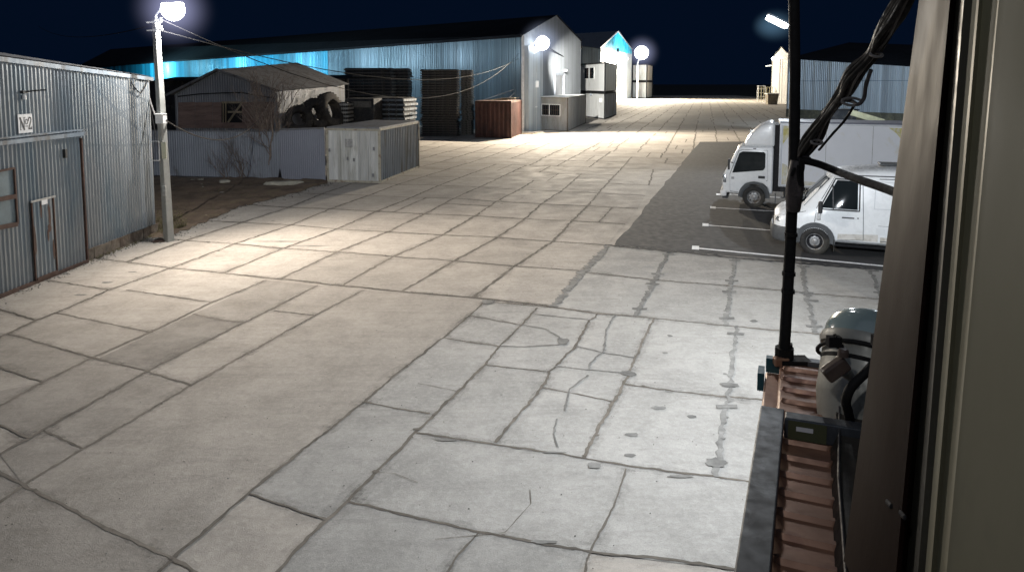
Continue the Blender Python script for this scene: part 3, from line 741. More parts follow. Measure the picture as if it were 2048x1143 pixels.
def tyre_at(px, py, r, w, rz, tilt, basepx, label):
    g = G(px, basepx); big_tyre(Vector((g.x, g.y, Z(py, g))), r, w, rz, tilt, label)
tyre_at(601,238,.70,.5, R(20), R(78), 330, 'grey tyre with a visible hole, leftmost in the heap behind the fence')
tyre_at(633,228,.82,.55, R(60), R(70), 326, 'dark tractor tyre leaning in the middle of the heap behind the fence')
tyre_at(662,221,.98,.6, R(70), R(76), 322, 'largest dark tractor tyre, next to the rack of pale steel edges')

# ------------------------------------------------------------------ stacked formwork panels
pid = 0
def stack(px, py, n, lx, ly, th, rz, label, name='formwork_panel', z0=0, group='formwork panels in stacks', jit=.04, mats=('panelk','paneledge'), gap=.25):
    base = G(px, py); first = None
    b = MB(); b.box((0,0,th*.5), (lx, ly, th*(1-gap)*.35)); 
    body = b
    for i in range(n):
        z = z0+i*th; loc = Vector((base.x+random.gauss(0,jit), base.y+random.gauss(0,jit), z))
        if first is None:
            first = thing(name, loc, label, 'steel panel', group, rz=rz)
            f = MB(); f.box((0,0,th*.5), (lx*.95, ly*.95, th*.98)); obj('sheet', f, M[mats[0]], first, local=True)
            f = MB()
            for s_ in (-1, 1):
                f.box((s_*lx/2,0,th*.45), (.06, ly, th*.5)); f.box((0,s_*ly/2,th*.45), (lx, .06, th*.34))
            for k in range(1, 5): f.tint = .8; f.box((-lx/2+lx*k/5, -ly/2-.03, th*.45), (.06,.02,th*.7))
            f.tint = 1; obj('rim', f, M[mats[1]], first, local=True)
        else: copy_thing(first, label, loc, rz+random.gauss(0,.012))
    return first
M['endgrain'] = mat('worn_panel_ends', (.30,.285,.25), .7, 0, var=.5, scale=5, dirt=(.05,.05,.05), dirt_amt=.5, dirt_scale=3)
# tall stacks (front pair and those behind)
stack(882,272,27,3.0,1.2,.20, R(-6), 'dark steel formwork panel in the tallest stack, left of the brown container')
stack(935,268,27,.9,1.2,.20, R(-6), 'short pale edged panel in the narrow tall stack beside the brown container', gap=.1, jit=.05, mats=('endgrain','endgrain'))
stack(742,262,19,4.2,1.6,.28, R(-4), 'dark panel in the wide stack far behind the white container', z0=0.3)
stack(800,260,19,2.0,1.6,.28, R(-4), 'dark panel with worn edges in the stack between the wide stack and the tallest stack', z0=0.3)
stack(693,318,12,.55,1.0,.22, R(-5), 'panel with shiny pale edges in the narrow rack right of the tyres', gap=.1, jit=.015, mats=('panelk','alu'), z0=.6)
stack(785,305,8,2.4,2.2,.28, R(-12), 'grey steel trough panel in the stack just behind the white container', z0=1.2, jit=.08, mats=('panelk','side_dark'))
bx = thing('steel_box', G(728,315), 'large dark open steel box behind the white container, right of the pale edged rack', 'box')
g = G(728,315); m = MB()
hb_ = Z(197,g)
m.box(g+Vector((-.1,.8,hb_/2)), (1.7,1.6,hb_), rz=R(-8)); obj('body', m, M['panelk'], bx, bevel=.03)
m = MB(); m.box(g+Vector((-.1,-.03,hb_*.9)), (1.2,.04,.35), rz=R(-8)); m.box(g+Vector((-.1,-.03,hb_*.6)), (1.5,.03,.04), rz=R(-8)); obj('frame', m, M['paneledge'], bx)

# ------------------------------------------------------------------ containers
def box_on(pA, pB, pC, ytopA, ytopB, ytopC=None):
    "front face pA-pB, side pB-pC (photo ground points); returns corners + heights"
    A, B, C = G(*pA), G(*pB), G(*pC)
    D = A+(C-B)
    return A, B, C, D, Z(ytopA, A), Z(ytopB, B)
def container(name, label, cat, A, B, C, h, front_m, side_m, roof_m, frame_m, pitch=.28, dep=.036, z0=0.0, group=None, roof_over=0, frame_w=.09):
    D = A+(C-B); t = thing(name, A, label, cat, group)
    nf = norm_to_cam(A, B); ns_ = norm_to_cam(B, C)
    obj('front', corr(MB(), A.lerp(B,.01), A.lerp(B,.99), lin(z0+.06,z0+.06), lin(z0+h-.04,z0+h-.04), pitch, dep, -nf, 3), front_m, t)
    obj('side', corr(MB(), B.lerp(C,.01), B.lerp(C,.99), lin(z0+.06,z0+.06), lin(z0+h-.04,z0+h-.04), pitch, dep, -ns_, 3), side_m, t)
    m = MB(); m.poly([p+up*(z0+h*.5)-Vector((0,0,0)) for p in (A,)] if 0 else [A+up*(z0+.04), D+up*(z0+.04), D+up*(z0+h-.03), A+up*(z0+h-.03)]); m.poly([D+up*(z0+.04), C+up*(z0+.04), C+up*(z0+h-.03), D+up*(z0+h-.03)]); obj('rear_walls', m, side_m, t)
    o = roof_over; cc = (A+B+C+D)/4
    ex = lambda p: p+(p-cc).normalized()*o*1.4
    m = MB(); zt = z0+h+.012; m.prism([ex(p)+up*(zt-.02) for p in (A,B,C,D)], [ex(p)+up*(zt+.05) for p in (A,B,C,D)]); obj('roof', m, roof_m, t, fixn=True)
    m = MB(); w = frame_w
    for p in (A,B,C,D): m.box(p+up*(z0+h/2)+(cc-p).normalized()*w*.3, (w,w,h-.02), rz=math.atan2((B-A).y,(B-A).x))
    for p, q in ((A,B),(B,C),(C,D),(D,A)):
        off = (cc-(p+q)/2).normalized()*w*.2
        m.bar(p+off+up*(z0+w*.5), q+off+up*(z0+w*.5), w*.8, w); m.bar(p+off+up*(z0+h-w*.5), q+off+up*(z0+h-w*.5), w*.8, w)
    obj('frame', m, frame_m, t)
    return t
A,B,C = G(656,363), G(760,366.5), G(838,335)
hW = (Z(259,A)+Z(255,B))/2
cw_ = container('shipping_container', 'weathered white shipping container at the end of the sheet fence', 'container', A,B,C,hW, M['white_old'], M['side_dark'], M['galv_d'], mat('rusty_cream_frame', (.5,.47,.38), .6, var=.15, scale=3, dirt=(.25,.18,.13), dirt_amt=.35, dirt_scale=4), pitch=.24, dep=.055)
nf = norm_to_cam(A,B); m = MB()
for t_ in (.25,.4,.62,.78): m.tube([A.lerp(B,t_)+nf*.03+up*.15, A.lerp(B,t_)+nf*.03+up*(hW-.15)], .018, 6)
m.bar(A.lerp(B,.5)+nf*.02+up*.12, A.lerp(B,.5)+nf*.02+up*(hW-.1), .03, .03)
obj('lock_rods', m, M['white_old'], cw_)
for t_, z_ in ((.4,1.05),(.52,1.0),(.9,1.5),(.88,.35),(.05,1.4)):
    obj('latch', MB().box(A.lerp(B,t_)+nf*.05+up*z_, (.07,.05,.14)), M['galv_d'], cw_)
obj('logo_mark', MB().poly([A.lerp(B,.36)+nf*.045+up*1.55, A.lerp(B,.5)+nf*.045+up*1.55, A.lerp(B,.5)+nf*.045+up*1.9, A.lerp(B,.36)+nf*.045+up*1.9]), mat('faded_mark', (.42,.42,.41), .7, var=.35, scale=14), cw_)

A,B,C = G(951,275), G(1022,277), G(1043,268)
hB = Z(203,A)
ct = container('scrap_container', 'rusty brown open steel container at the corner of the large hall, planks lying across it', 'container', A,B,C,hB, M['rustc'], M['rustc'], M['rust'], M['rust'], pitch=.35, dep=.05)
for k in range(4):
    p = A.lerp(B,.35+.1*k); m = MB().bar(p+up*(hB+.1+.05*k)+(C-B)*.2, p+Vector((1.6,.8,0))+up*(hB+.12+.05*k), .22, .05)
    props(obj('plank', m, M['wood']), 'loose grey plank lying across the top of the rusty brown container', 'plank', 'planks on the brown container')

A,B,C = G(1070,259), G(1135,263), G(1171,246)
h = Z(194,A)
cab = container('site_cabin', 'small grey cabin with pale roof and barred window, right of the brown container', 'cabin', A,B,C,h, M['white_mid'], M['white_mid'], M['white_old'], mat('cabin_frame', (.12,.10,.08), .7, var=.3), pitch=.5, dep=.012, roof_over=.15, frame_w=.07)
def cab_window(cab, A, B, u0, u1, v0, v1, off=.02, bars=9, split=.42):
    nf = norm_to_cam(A,B); L_ = lambda u, v, o=off: A.lerp(B,u)+nf*o+up*v
    w = obj('window', MB().poly([L_(u0,v0),L_(u1,v0),L_(u1,v1),L_(u0,v1)]), M['glass'], cab)
    m = MB()
    for a, b in (((u0,v0),(u1,v0)),((u0,v1),(u1,v1)),((u0,v0),(u0,v1)),((u1,v0),(u1,v1))): m.bar(L_(*a,off+.02), L_(*b,off+.02), .05, .07)
    us = u0+(u1-u0)*split; m.bar(L_(us,v0,off+.02), L_(us,v1,off+.02), .05, .14); obj('window_frame', m, M['whitep'], w).location = (0,0,0)
    m = MB()
    for k in range(1, bars): u = u0+(u1-u0)*k/bars; m.bar(L_(u,v0,off+.05), L_(u,v1,off+.05), .02, .02)
    m.bar(L_(u0,(v0+v1)/2,off+.05), L_(u1,(v0+v1)/2,off+.05), .02, .02)
    obj('window_bars', m, M['rust'], w)
cab_window(cab, A, B, .22, .78, Z(230,A), Z(208,A))
# stacked cabins
A,B,C = G(1160,232), G(1209,239), G(1232,230)
h = Z(184,A)-.02
M['cabin_white'] = mat('cabin_white', (.66,.67,.66), .55, 0, var=.06, scale=1.5, stretch=(1,1,.3), dirt=(.5,.5,.47), dirt_amt=.25)
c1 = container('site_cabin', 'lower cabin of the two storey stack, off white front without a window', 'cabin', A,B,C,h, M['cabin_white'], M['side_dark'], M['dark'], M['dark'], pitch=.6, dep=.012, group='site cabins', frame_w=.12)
obj('meter_box', MB().box(B.lerp(A,.12)+norm_to_cam(A,B)*.1+up*(h*.72), (.35,.12,.5)), M['white_old'], c1)
obj('vent', MB().box(A.lerp(B,.5)+norm_to_cam(A,B)*.05+up*(h*.93), (.4,.06,.25)), M['side_dark'], c1)
A2 = A+(A-B)*.28; h2 = Z(129,A)-h-.12
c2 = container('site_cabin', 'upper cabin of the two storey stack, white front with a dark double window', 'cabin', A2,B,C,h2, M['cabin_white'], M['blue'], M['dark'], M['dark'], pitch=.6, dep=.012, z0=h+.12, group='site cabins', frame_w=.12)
cab_window(c2, A2, B, .36, .68, h+.12+h2*.46, h+.12+h2*.86, bars=3, split=.5)
# far white containers, two levels
A,B,C = G(1265,196.5), G(1293,197.5), G(1304,195)
ht = Z(129,A); hh = ht/2-.08
for z_, l in ((0,'lower white container of the far pair beside the distant lamp post'),(hh+.16,'upper white container of the far pair beside the distant lamp post')):
    container('white_container', l, 'container', A,B,C,hh, M['cabin_white'], M['cabin_white'], M['dark'], M['dark'], pitch=.5, dep=.03, z0=z_, group='far white containers', frame_w=.25)
M['gablegrey'] = mat('grey_gable_sheet', (.20,.215,.23), .5, .3, var=.25, scale=1.5, bump=0, stretch=(1.5,1.5,.02))
# ------------------------------------------------------------------ big halls in the distance
A, B = G(1043,266), G(1160,240)
ang = (B-A)
W0 = G(180,215); W0 = A + (W0-A).normalized()*150
zA = Z(72,A); zB = Z(83,B)
far_e = G(180,222)
bh = thing('large_hall', A, 'very long blue corrugated hall with dark roof and grey gable', 'building')
# side wall ends so that its eave meets the sky line of the photo
def ground_at_eave(px, py, z):
    d_ = ray(px, py); t = (z-HC)/d_.z; return Vector((d_.x*t, d_.y*t, 0))
E0 = ground_at_eave(150,137,zA-.3)
nS = norm_to_cam(A, E0)
Ls = (E0-A).length; E0_hall, nS_hall = E0.copy(), nS.copy()
nsp = .40
m1 = MB(); m2 = MB(); 
mid = A.lerp(E0, .20)
obj('side_wall', corr(m1, A, mid, lin(0,0), lin(zA, zA-.1), .30, .05, nS, 4, var=.12), M['blue'], bh)
obj('side_wall', corr(m2, mid, E0, lin(0,0), lin(zA-.1, zA-.3), .42, .07, nS, 4, var=.35), M['cyan'], bh)
nG = norm_to_cam(A, B)
apx = Z(31, A.lerp(B,.5))
obj('gable_wall', corr(MB(), A, B, lin(0,0), gable(zA, apx, zB, .5), .30, .05, nG, 6, var=.08), M['gablegrey'], bh)
ap = A.lerp(B,.5)
m = MB(); ridge_e = ap+(E0-A)*1.0
zr_e = zA+5.2
m.poly([A+nG*.2+nS*.3+up*(zA+.05), ap+nG*.2+up*(apx+.05), ridge_e+up*zr_e, E0+nS*.3+up*(zA-.25)])
m.poly([ap+nG*.2+up*(apx+.05), B+nG*.2+up*(zB+.05), B+(E0-A)+up*(zB), ridge_e+up*zr_e])
m.bar(A+nS*.32+nG*.2+up*(zA), E0+nS*.32+up*(zA-.3), .15, .25)
obj('roof', m, M['roofd'], bh)
m = MB(); m.bar(A+nG*.15+nS*.05, A+nG*.15+nS*.05+up*zA, .25, .25); obj('corner_trim', m, M['steelp'], bh)
dr = lambda u, z, o=.08: A.lerp(B,u)+nG*o+up*z
m = MB(); m.poly([dr(.47,0,.1),dr(.63,0,.1),dr(.63,5.2,.1),dr(.47,5.2,.1)]); dd = obj('door', m, M['galv_d'], bh)
m = MB(); m.bar(dr(.47,0,.12),dr(.47,5.2,.12),.15,.2); m.bar(dr(.63,0,.12),dr(.63,5.2,.12),.15,.2); m.bar(dr(.47,5.2,.12),dr(.63,5.2,.12),.15,.25); obj('frame', m, M['fence'], dd)
m = MB(); m.box(dr(.63,5.6,.3), (.3,.3,.2)); obj('door_lamp', m, M['whitep'], bh)
obj('annex', MB().prism([dr(.02,0,.1),dr(.22,0,.1),dr(.22,0,.5),dr(.02,0,.5)], [dr(.02,zA-.8,.1),dr(.22,zA-.8,.1),dr(.22,zA-.8,.5),dr(.02,zA-.8,.5)]), M['greysheet'], bh, fixn=True)
# meter cabinet by the corner
p = G(1062,262); mc = thing('meter_cabinet', p, 'dark narrow cabinet with a pale cap between the brown container and the site cabin', 'cabinet')
h_ = Z(215,p); obj('body', MB().box(p+up*h_/2, (.75,.6,h_)), M['side_dark'], mc, bevel=.02); obj('cap', MB().box(p+up*(h_+.05), (1.1,.8,.07)), M['whitep'], mc)
props(obj('concrete_pad', MB().box(G(1062,267)+Vector((.1,-.1,.06)), (2.0,.9,.12)), M['concrete']), 'pale concrete slab on the ground in front of the dark cabinet', 'slab')

# long dark lean-to in front of the big hall
A, B = G(300,288), G(700,283); nn = norm_to_cam(A,B)
ls = thing('lean_to', A, 'low dark lean-to shed between the gabled shed and the long blue hall', 'building')
za, zb = Z(153,A), Z(148,B)
obj('wall', corr(MB(), A, B, lin(0,0), lin(za-.3,zb-.3), .3, .05, nn, 5), M['panelk'], ls)
obj('roof', MB().poly([A+nn*.4+up*(za-.35), B+nn*.4+up*(zb-.35), B-nn*6+up*zb, A-nn*6+up*za]), M['roofd'], ls)
# second hall, cyan gable top
A, B = G(1199,204), G(1262,197)
m = thing('second_hall', A, 'white gabled hall with a cyan gable top, right of the two storey cabins', 'building')
nG2 = norm_to_cam(A,B)
za, zm, zb = Z(96,A), Z(63,A.lerp(B,.5)), Z(99,B)
obj('gable_wall', corr(MB(), A, B, lin(0,0), lin(min(za,zb),min(za,zb)), .4, .06, nG2, 5, var=.1), M['greysheet'], m)
obj('gable_top', corr(MB(), A+nG2*.01, B+nG2*.01, lin(min(za,zb),min(za,zb)), gable(za+.02, zm, zb+.02), .4, .06, nG2, 3, var=.25), M['cyan'], m)
bk = Vector((-30,28,0))
obj('side_wall', corr(MB(), A, A+bk, lin(0,0), lin(za,za), .5, .06, norm_to_cam(A,A+bk), 5), M['blue'], m)
r = MB(); ap = A.lerp(B,.5); r.poly([A+up*za, ap+up*(zm+.1), ap+bk+up*(zm+.1), A+bk+up*za]); r.poly([ap+up*(zm+.1), B+up*zb, B+bk+up*zb, ap+bk+up*(zm+.1)])
r.bar(A+nG2*.1+up*za, ap+nG2*.1+up*zm, .15, .3); r.bar(B+nG2*.1+up*zb, ap+nG2*.1+up*zm, .15, .3); obj('roof', r, M['galv_d'], m)
v = MB(); q = A.lerp(B,.47)+nG2*.2; v.box(q+up*(za+.2), (.9,.2,1.0)); v.box(q+up*(za-2.6)+Vector((-.3,0,0)), (.7,.2,3.2)); obj('vent', v, M['dark'], m)
v = MB(); q = A.lerp(B,.1)+nG2*.6; v.box(q+up*1.2+Vector((-.4,-.5,0)), (1.2,1.2,2.4)); obj('porch', v, M['side_dark'], m)
v = MB(); v.poly([A.lerp(B,.02)+nG2*.3+up*.05, A.lerp(B,.8)+nG2*.3+up*.05, A.lerp(B,.8)+nG2*2.5+up*.05, A.lerp(B,.02)+nG2*2.5+up*.05]); obj('ramp', v, M['concrete'], m)
# low link building
A, B = G(1163,222), G(1200,218); h_ = Z(93,A)
m = thing('link_building', A, 'plain dark blue sheet building between the large hall and the cyan gabled hall', 'building')
nn = norm_to_cam(A,B)
obj('wall', corr(MB(), A, B, lin(0,0), lin(h_,h_), .4, .06, nn, 5), M['blue'], m)
obj('roof', MB().poly([A+nn*.2+up*h_, B+nn*.2+up*h_, B-nn*14+up*(h_+.5), A-nn*14+up*(h_+.5)]), M['roofd'], m)

# ------------------------------------------------------------------ right side halls
A = G(1573,234); B = G(1840,247.5); B2 = A+(B-A).normalized()*60
nR = norm_to_cam(A,B)
rh = thing('right_hall', A, 'long pale blue corrugated hall behind the parked truck, on the right side of the yard', 'building')
zA = Z(118,A); zB = Z(135,B); L1 = (B-A).length
zE = zA+(zB-zA)*60/L1
b1 = A.lerp(B2,.33); zb1 = zA+(zE-zA)*.33
obj('wall', corr(MB(), A, b1, lin(1.0,1.0), lin(zA,zb1), .25, .045, nR, 5, var=.12), M['greysheet'], rh)
obj('wall', corr(MB(), b1, B2, lin(1.0,1.0), lin(zb1,zE), .25, .045, nR, 5, var=.2), M['blue'], rh)
Ab = A+Vector((8,18,0))
obj('end_wall', corr(MB(), A, Ab, lin(0,0), lin(zA,zA+1), .25, .045, Vector((-1,.2,0)), 5), M['greysheet'], rh)
obj('plinth', MB().bar(A+nR*.08+up*.5, B2+nR*.08+up*.5, .1, 1.05), mat('dark_mossy_wall', (.10,.095,.07), .95, var=.4, scale=1.5, bump=.4, dirt=(.16,.15,.09), dirt_amt=.3), rh)
obj('wall_strip', MB().bar(A+nR*.1+up*(zA*.62), B2+nR*.1+up*(zA*.64), .03, .05), M['blue'], rh)
obj('roof', MB().poly([A+nR*.4+up*(zA+.05), B2+nR*.4+up*(zE+.05), B2-nR*12+up*(zE+2.4), A-nR*12+up*(zA+2.4)]), M['roofd'], rh)
p = G(1680,249); mm = thing('waste_bin', p, 'large dark steel bin against the plinth of the pale blue hall, just behind the truck', 'bin')
h_ = Z(219,p); obj('body', MB().prism([p+Vector(v) for v in ((-1.2,-.6,0),(1.2,-.6,0),(1.2,.6,0),(-1.2,.6,0))], [p+Vector((*v,h_)) for v in ((-1.5,-.8),(1.5,-.8),(1.5,.8),(-1.5,.8))]), M['panelk'], mm, bevel=.03)
obj('rim', MB().box(p+up*h_, (3.15,1.7,.1)), M['dark'], mm)
# distant white gabled building
A, B = G(1547,204), G(1573,208); nn = norm_to_cam(A,B)
wb = thing('white_house', A, 'narrow white gabled building at the far right end of the yard', 'building')
za = Z(112,A); zm = Z(93,A.lerp(B,.55)); zb = Z(106,B)
obj('wall', corr(MB(), A, B, lin(0,0), gable(za, zm, zb, .55), .5, .06, nn, 5), M['white_mid'], wb)
obj('side_wall', corr(MB(), A, A+Vector((9,26,0)), lin(0,0), lin(za,za), .5, .06, Vector((-1,0,0)), 5), M['white_mid'], wb)
m = MB(); ap = A.lerp(B,.55); k_ = Vector((9,26,0)); m.poly([A+nn*.3+up*za, ap+nn*.3+up*zm, ap+k_+up*zm, A+k_+up*za]); m.poly([ap+nn*.3+up*zm, B+nn*.3+up*zb, B+k_+up*zb, ap+k_+up*zm]); obj('roof', m, M['roofg'], wb)
m = MB(); q = A.lerp(B,.62)+nn*.5; m.tube([q, q+up*(za-1)], .12, 8); m.tube([q+Vector((1.2,0,2)), q+Vector((1.2,0,za-4))], .22, 8); obj('downpipe', m, M['whitep'], wb)
wl = thing('wall_lamp', A+nn*.8+up*(za-.6), 'lit lamp under the eave of the distant white gabled building', 'lamp')
q = world_loc(wl)+Vector((.3,-.3,0)); E2 = emis('lamp_glow_far', (.95,1,.98), 30)
m = MB(); m.lathe([(0,-.32),(.25,-.2),(.36,0),(.25,.2),(0,.3)], Matrix.Translation(q), 14); obj('bulb', m, E2, wl); m = MB(); m.bar(q+up*.32, q+up*.3+Vector((1.5,.8,-.2)), .15, .1); obj('bracket', m, M['steelp'], wl)
q = A+nn*.8+up*(Z(131,A)); al = thing('arm_lamp', q, 'thin bright lamp arm reaching left from the distant white gabled building', 'lamp'); obj('arm', MB().bar(q, q+Vector((-1.2,-.2,-.15)), .18, .12), M['whitep'], al)
# cage rack and crates by the white building
p = G(1522,202); rk = thing('wire_rack', p, 'thin open wire rack standing left of the pale bin near the white gabled building', 'rack')
m = MB(); h_ = Z(172,p)
for x in (-.8,.8):
    for y in (-.4,.4): m.bar(p+Vector((x,y,0)), p+Vector((x,y,h_)), .09)
for z in (.3,.55,.8,1.0):
    for y in (-.4,.4): m.bar(p+Vector((-.8,y,h_*z)), p+Vector((.8,y,h_*z)), .07)
    for x in (-.8,.8): m.bar(p+Vector((x,-.4,h_*z)), p+Vector((x,.4,h_*z)), .07)
obj('rack_frame', m, M['steelp'], rk)
p = G(1543,209); bn = thing('pale_bin', p, 'pale tapered bin with a light lid below the distant white gabled building', 'bin')
h_ = Z(188,p); obj('body', MB().prism([p+Vector(v) for v in ((-.9,-.6,0),(.9,-.6,0),(.9,.6,0),(-.9,.6,0))], [p+Vector((*v,h_)) for v in ((-1.1,-.8),(1.1,-.8),(1.1,.8),(-1.1,.8))]), M['wood'], bn); obj('lid', MB().box(p+up*(h_+.06), (2.4,1.8,.12)), M['sign'], bn)
p = G(1541,205); rk = thing('fence_section', p+Vector((0,3,0)), 'slatted pale fence section behind the pale bin near the white gabled building', 'fence')
h_ = Z(174,p); p = p+Vector((0,3,0)); m = MB()
for k in range(7): m.bar(p+Vector((-1.6+k*.6,0,0)), p+Vector((-1.6+k*.6,0,h_)), .1)
for z in (.3,.6,.98): m.bar(p+Vector((-1.7,0,h_*z)), p+Vector((2.2,0,h_*z)), .1)
obj('slats', m, M['yellowood'], rk)

# clutter behind the truck: timber posts and boards
n_t = 0
for (x0,y0,x1,y1,w) in [(1796,352,1798,246,.16),(1803,300,1799,242,.30),(1812,352,1811,296,.22),(1790,350,1792,270,.10)]:
    p = G(x0, 352); q = Vector((p.x+(x1-x0)/45, p.y, Z(y1,p)))
    props(obj('timber_post', MB().bar(p, q, w, w*.6), M['yellowood'], bevel=.01), 'pale timber post standing in the dark clutter behind the rear of the truck', 'timber', 'timber posts behind the truck')
p = G(1850,350); ds = thing('timber_rack', p, 'dark rack of boards and rails behind the rear of the box truck', 'rack')
m = MB()
for z in (.6,1.2,1.7,2.3): m.bar(p+Vector((-1.8,.3,z)), p+Vector((2.4,.5,z+.05)), .5, .07)
obj('boards', m, M['wood'], ds)
m = MB()
for x in (-1.75,-.4,1.1,2.3):
    m.bar(p+Vector((x,0,0)), p+Vector((x,0,2.5)), .1); m.bar(p+Vector((x,.8,0)), p+Vector((x,.8,2.5)), .1)
obj('rack_frame', m, M['black'], ds)
p = G(1735,256); props(obj('leaning_board', MB().bar(Vector((p.x-1.6,p.y,Z(225,p))), Vector((p.x+1.3,p.y-.5,Z(244,p))), .12, .55), M['yellowood'], bevel=.01), 'long pale board sloping down to the right above the roof of the truck', 'board')
p0, p1 = G(1590,262), G(1850,280); 
lw = thing('low_wall', p0, 'low dark concrete wall with coping behind the parked truck', 'wall')
obj('wall', MB().bar(p0+up*.45, p1+up*.45, .3, .9), M['rubble' if 0 else 'wood'], lw); obj('coping', MB().bar(p0+up*.93, p1+up*.93, .4, .07), M['black'], lw)

# ------------------------------------------------------------------ distant lamp posts
def lamp_post(base, toppy, lamp_px, r, hr, label, glow, hz, thick=.09, boxh=None, dx=0, mt='whitep'):
    p = G(*base); zt = Z(toppy, p); t = thing('lamp_post', p, label, 'lamp post', 'lamp posts in the yard')
    obj('post', MB().tube([p, p+Vector((dx,0,zt))], [thick, thick*.8], 10), M[mt], t)
    L_ = p+Vector(((lamp_px[0]-base[0])/(base[1]-165)*HC, -.5, 0)); L_.z = Z(lamp_px[1], p)
    obj('arm', MB().tube([p+Vector((dx,0,zt-.3)), p+Vector((dx,-.1,zt+.1)), L_+up*.1], thick*.6, 8), M['steelp'], t)
    lamp_head(t, L_, r, glow, hr, hz, s=1.2)
    return t, L_
t2, L2 = lamp_post((1071,262), 98, (1084,87), .62, 2.6, 'thin white lamp post at the large hall corner, glaring over the small cabin', E1, halo_mat('painted_glow_corner', (.6,.7,1.0), .45, 9), .09)
obj('meter_box', MB().box(world_loc(t2)+up*4.2+Vector((.1,-.15,0)), (.35,.2,.6)), M['whitep'], t2)
t3, L3 = lamp_post((1274,199), 128, (1281,106), 1.75, 5.6, 'distant lamp post in front of the far white containers, second glare to the right', E1, halo_mat('painted_glow_far', (.6,.65,1.0), .4, 8), .18)
p = G(1268,195); m = MB(); m.box(p+up*.4, (3.4,2.2,.8)); props(obj('pallet_heap', m, M['wood'], bevel=.1), 'low heap of dark pallets at the foot of the distant lamp post', 'pallets')
# bracket arms and brace post at the corner
A = G(1041,264); bp_ = thing('bracket_post', A+Vector((0,-.4,0)), 'white post with twin bracket arms and slanting stays at the corner of the large hall', 'post')
A = world_loc(bp_); zt = Z(100,A)
obj('post', MB().tube([A, A+up*zt], .12, 8), M['steelp'], bp_)
m = MB(); m.tube([A+up*(zt-.1), L2+Vector((-.3,.2,.3))], .07, 6); m.tube([A+up*(zt-.9)+Vector((.2,0,0)), L2+Vector((-.3,.2,-.6))], .07, 6); obj('bracket_arm', m, M['whitep'], bp_)
m = MB(); m.tube([A+Vector((-3.2,-.3,Z(200,A))), A+up*(zt*.55)], .05, 6); m.tube([A+Vector((-1.2,-.3,Z(200,A))), A+up*(zt*.55)], .05, 6); obj('stay', m, M['steelp'], bp_)
# street lamp behind the truck with long LED head
p = G(1583,352); zt = Z(50,p)
sl = thing('street_lamp', p, 'grey street lamp behind the truck with a long slanting white LED head', 'lamp post')
pp = lambda px, py, dy=0: Vector((p.x+(px-1583)*p.y/F, p.y+dy, Z(py,p)))
obj('post', MB().tube([p, pp(1580,150), pp(1579,95), pp(1576,70), pp(1570,54)], [.10,.085,.07,.05,.04], 10), M['steelp'], sl, smooth=50)
m = MB(); m.tube([pp(1585,300), pp(1583,200), pp(1582,80)], .035, 6); obj('conduit', m, M['whitep'], sl)
a, b = pp(1524,31), pp(1567,52); ax = (b-a).normalized(); s_ = Vector((0,1,0)); n_ = ax.cross(s_).normalized()
if n_.z > 0: n_ = -n_
def slabp(mb, a, b, w, h0, h1, k=12):
    top = []; bot = []
    for i in range(k):
        t = 2*math.pi*i/k; cx_ = .5+.5*max(-1, min(1, 1.15*math.cos(t))); sy = max(-1, min(1, 1.4*math.sin(t)))
        q = a.lerp(b, cx_)+s_*sy*w*.5; top.append(q+n_*h0); bot.append(q+n_*h1)
    return mb.prism(top, bot)
obj('lamp_housing', slabp(MB(), a, b, .42, -.10, -.01), M['steelp'], sl, fixn=True)
E3 = emis('led_glow', (.88,.95,1), 18)
obj('led_panel', slabp(MB(), a+ax*.04, b-ax*.06, .44, .0, .16), E3, sl, fixn=True)
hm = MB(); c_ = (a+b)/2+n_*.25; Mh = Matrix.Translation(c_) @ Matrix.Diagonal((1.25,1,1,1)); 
hm.lathe([(0,-.95)]+[(.95*math.cos(q), .95*math.sin(q)) for q in [R(x) for x in range(-85, 90, 5)]]+[(0,.95)], Mh, 48); obj('glow_shell', hm, halo_mat('painted_glow_led', (.25,.5,.75), .22, 7), sl, smooth=180, fixn=True)  # emissive shell painting a glow around the LED head
led_pos = c_+n_*.1
ins = MB(); q = pp(1576,75); ins.box(q+Vector((-.05,-.1,0)), (.12,.1,.25)); obj('clamp', ins, M['whitep'], sl)

# ------------------------------------------------------------------ hanging cables
def wire(name_pts, r, label, sag=0, mt='cable', k=20):
    pts = []
    a, b = name_pts[0], name_pts[-1]
    if len(name_pts) == 2:
        pts = [a.lerp(b, t/k)-up*sag*4*(t/k)*(1-t/k) for t in range(k+1)]
    else: pts = name_pts
    return props(obj('overhead_cable', MB().tube(pts, r, 5), M[mt], smooth=60), label, 'cable')
ctop = PB+tl+Vector((.2,-.12,PT-.02))
A = world_loc(bp_)
wire([ctop, A+up*(Z(103,A))], .016, 'long dark cable from concrete lamp post top to the large hall corner', 3.0)
wire([ctop-up*.3, A+up*(Z(115,A))], .015, 'thin lower cable leaving the concrete lamp post towards the large hall', 1.6)
wire([ctop-up*.1, PB+Vector((-30,40,9))], .015, 'thin cable running left and away from the concrete lamp post', .6)
cr = S1+up*(Z(192,S1))+S1n*.3
wire([onpost(340,240)+Vector((.1,0,0)), cr], .022, 'slack cable drooping from the white junction box to the corner of the gabled shed', 1.25, 'cableg')
wire([onwall(299,196,off=0), onpost(330,238)], .02, 'short pale cable between the blue grey hall corner and the white junction box', .05, 'cablel')
wire([onwall(299,205,off=0), onpost(330,330)+Vector((0,.2,0)), ], .012, 'thin dark cable from the blue grey hall corner down behind the lamp post', .1)
wire([L2, Vector((L3.x-3, L3.y, L3.z-1))], .05, 'dark cable crossing the gable of the large hall to the distant lamp post', 3.0)

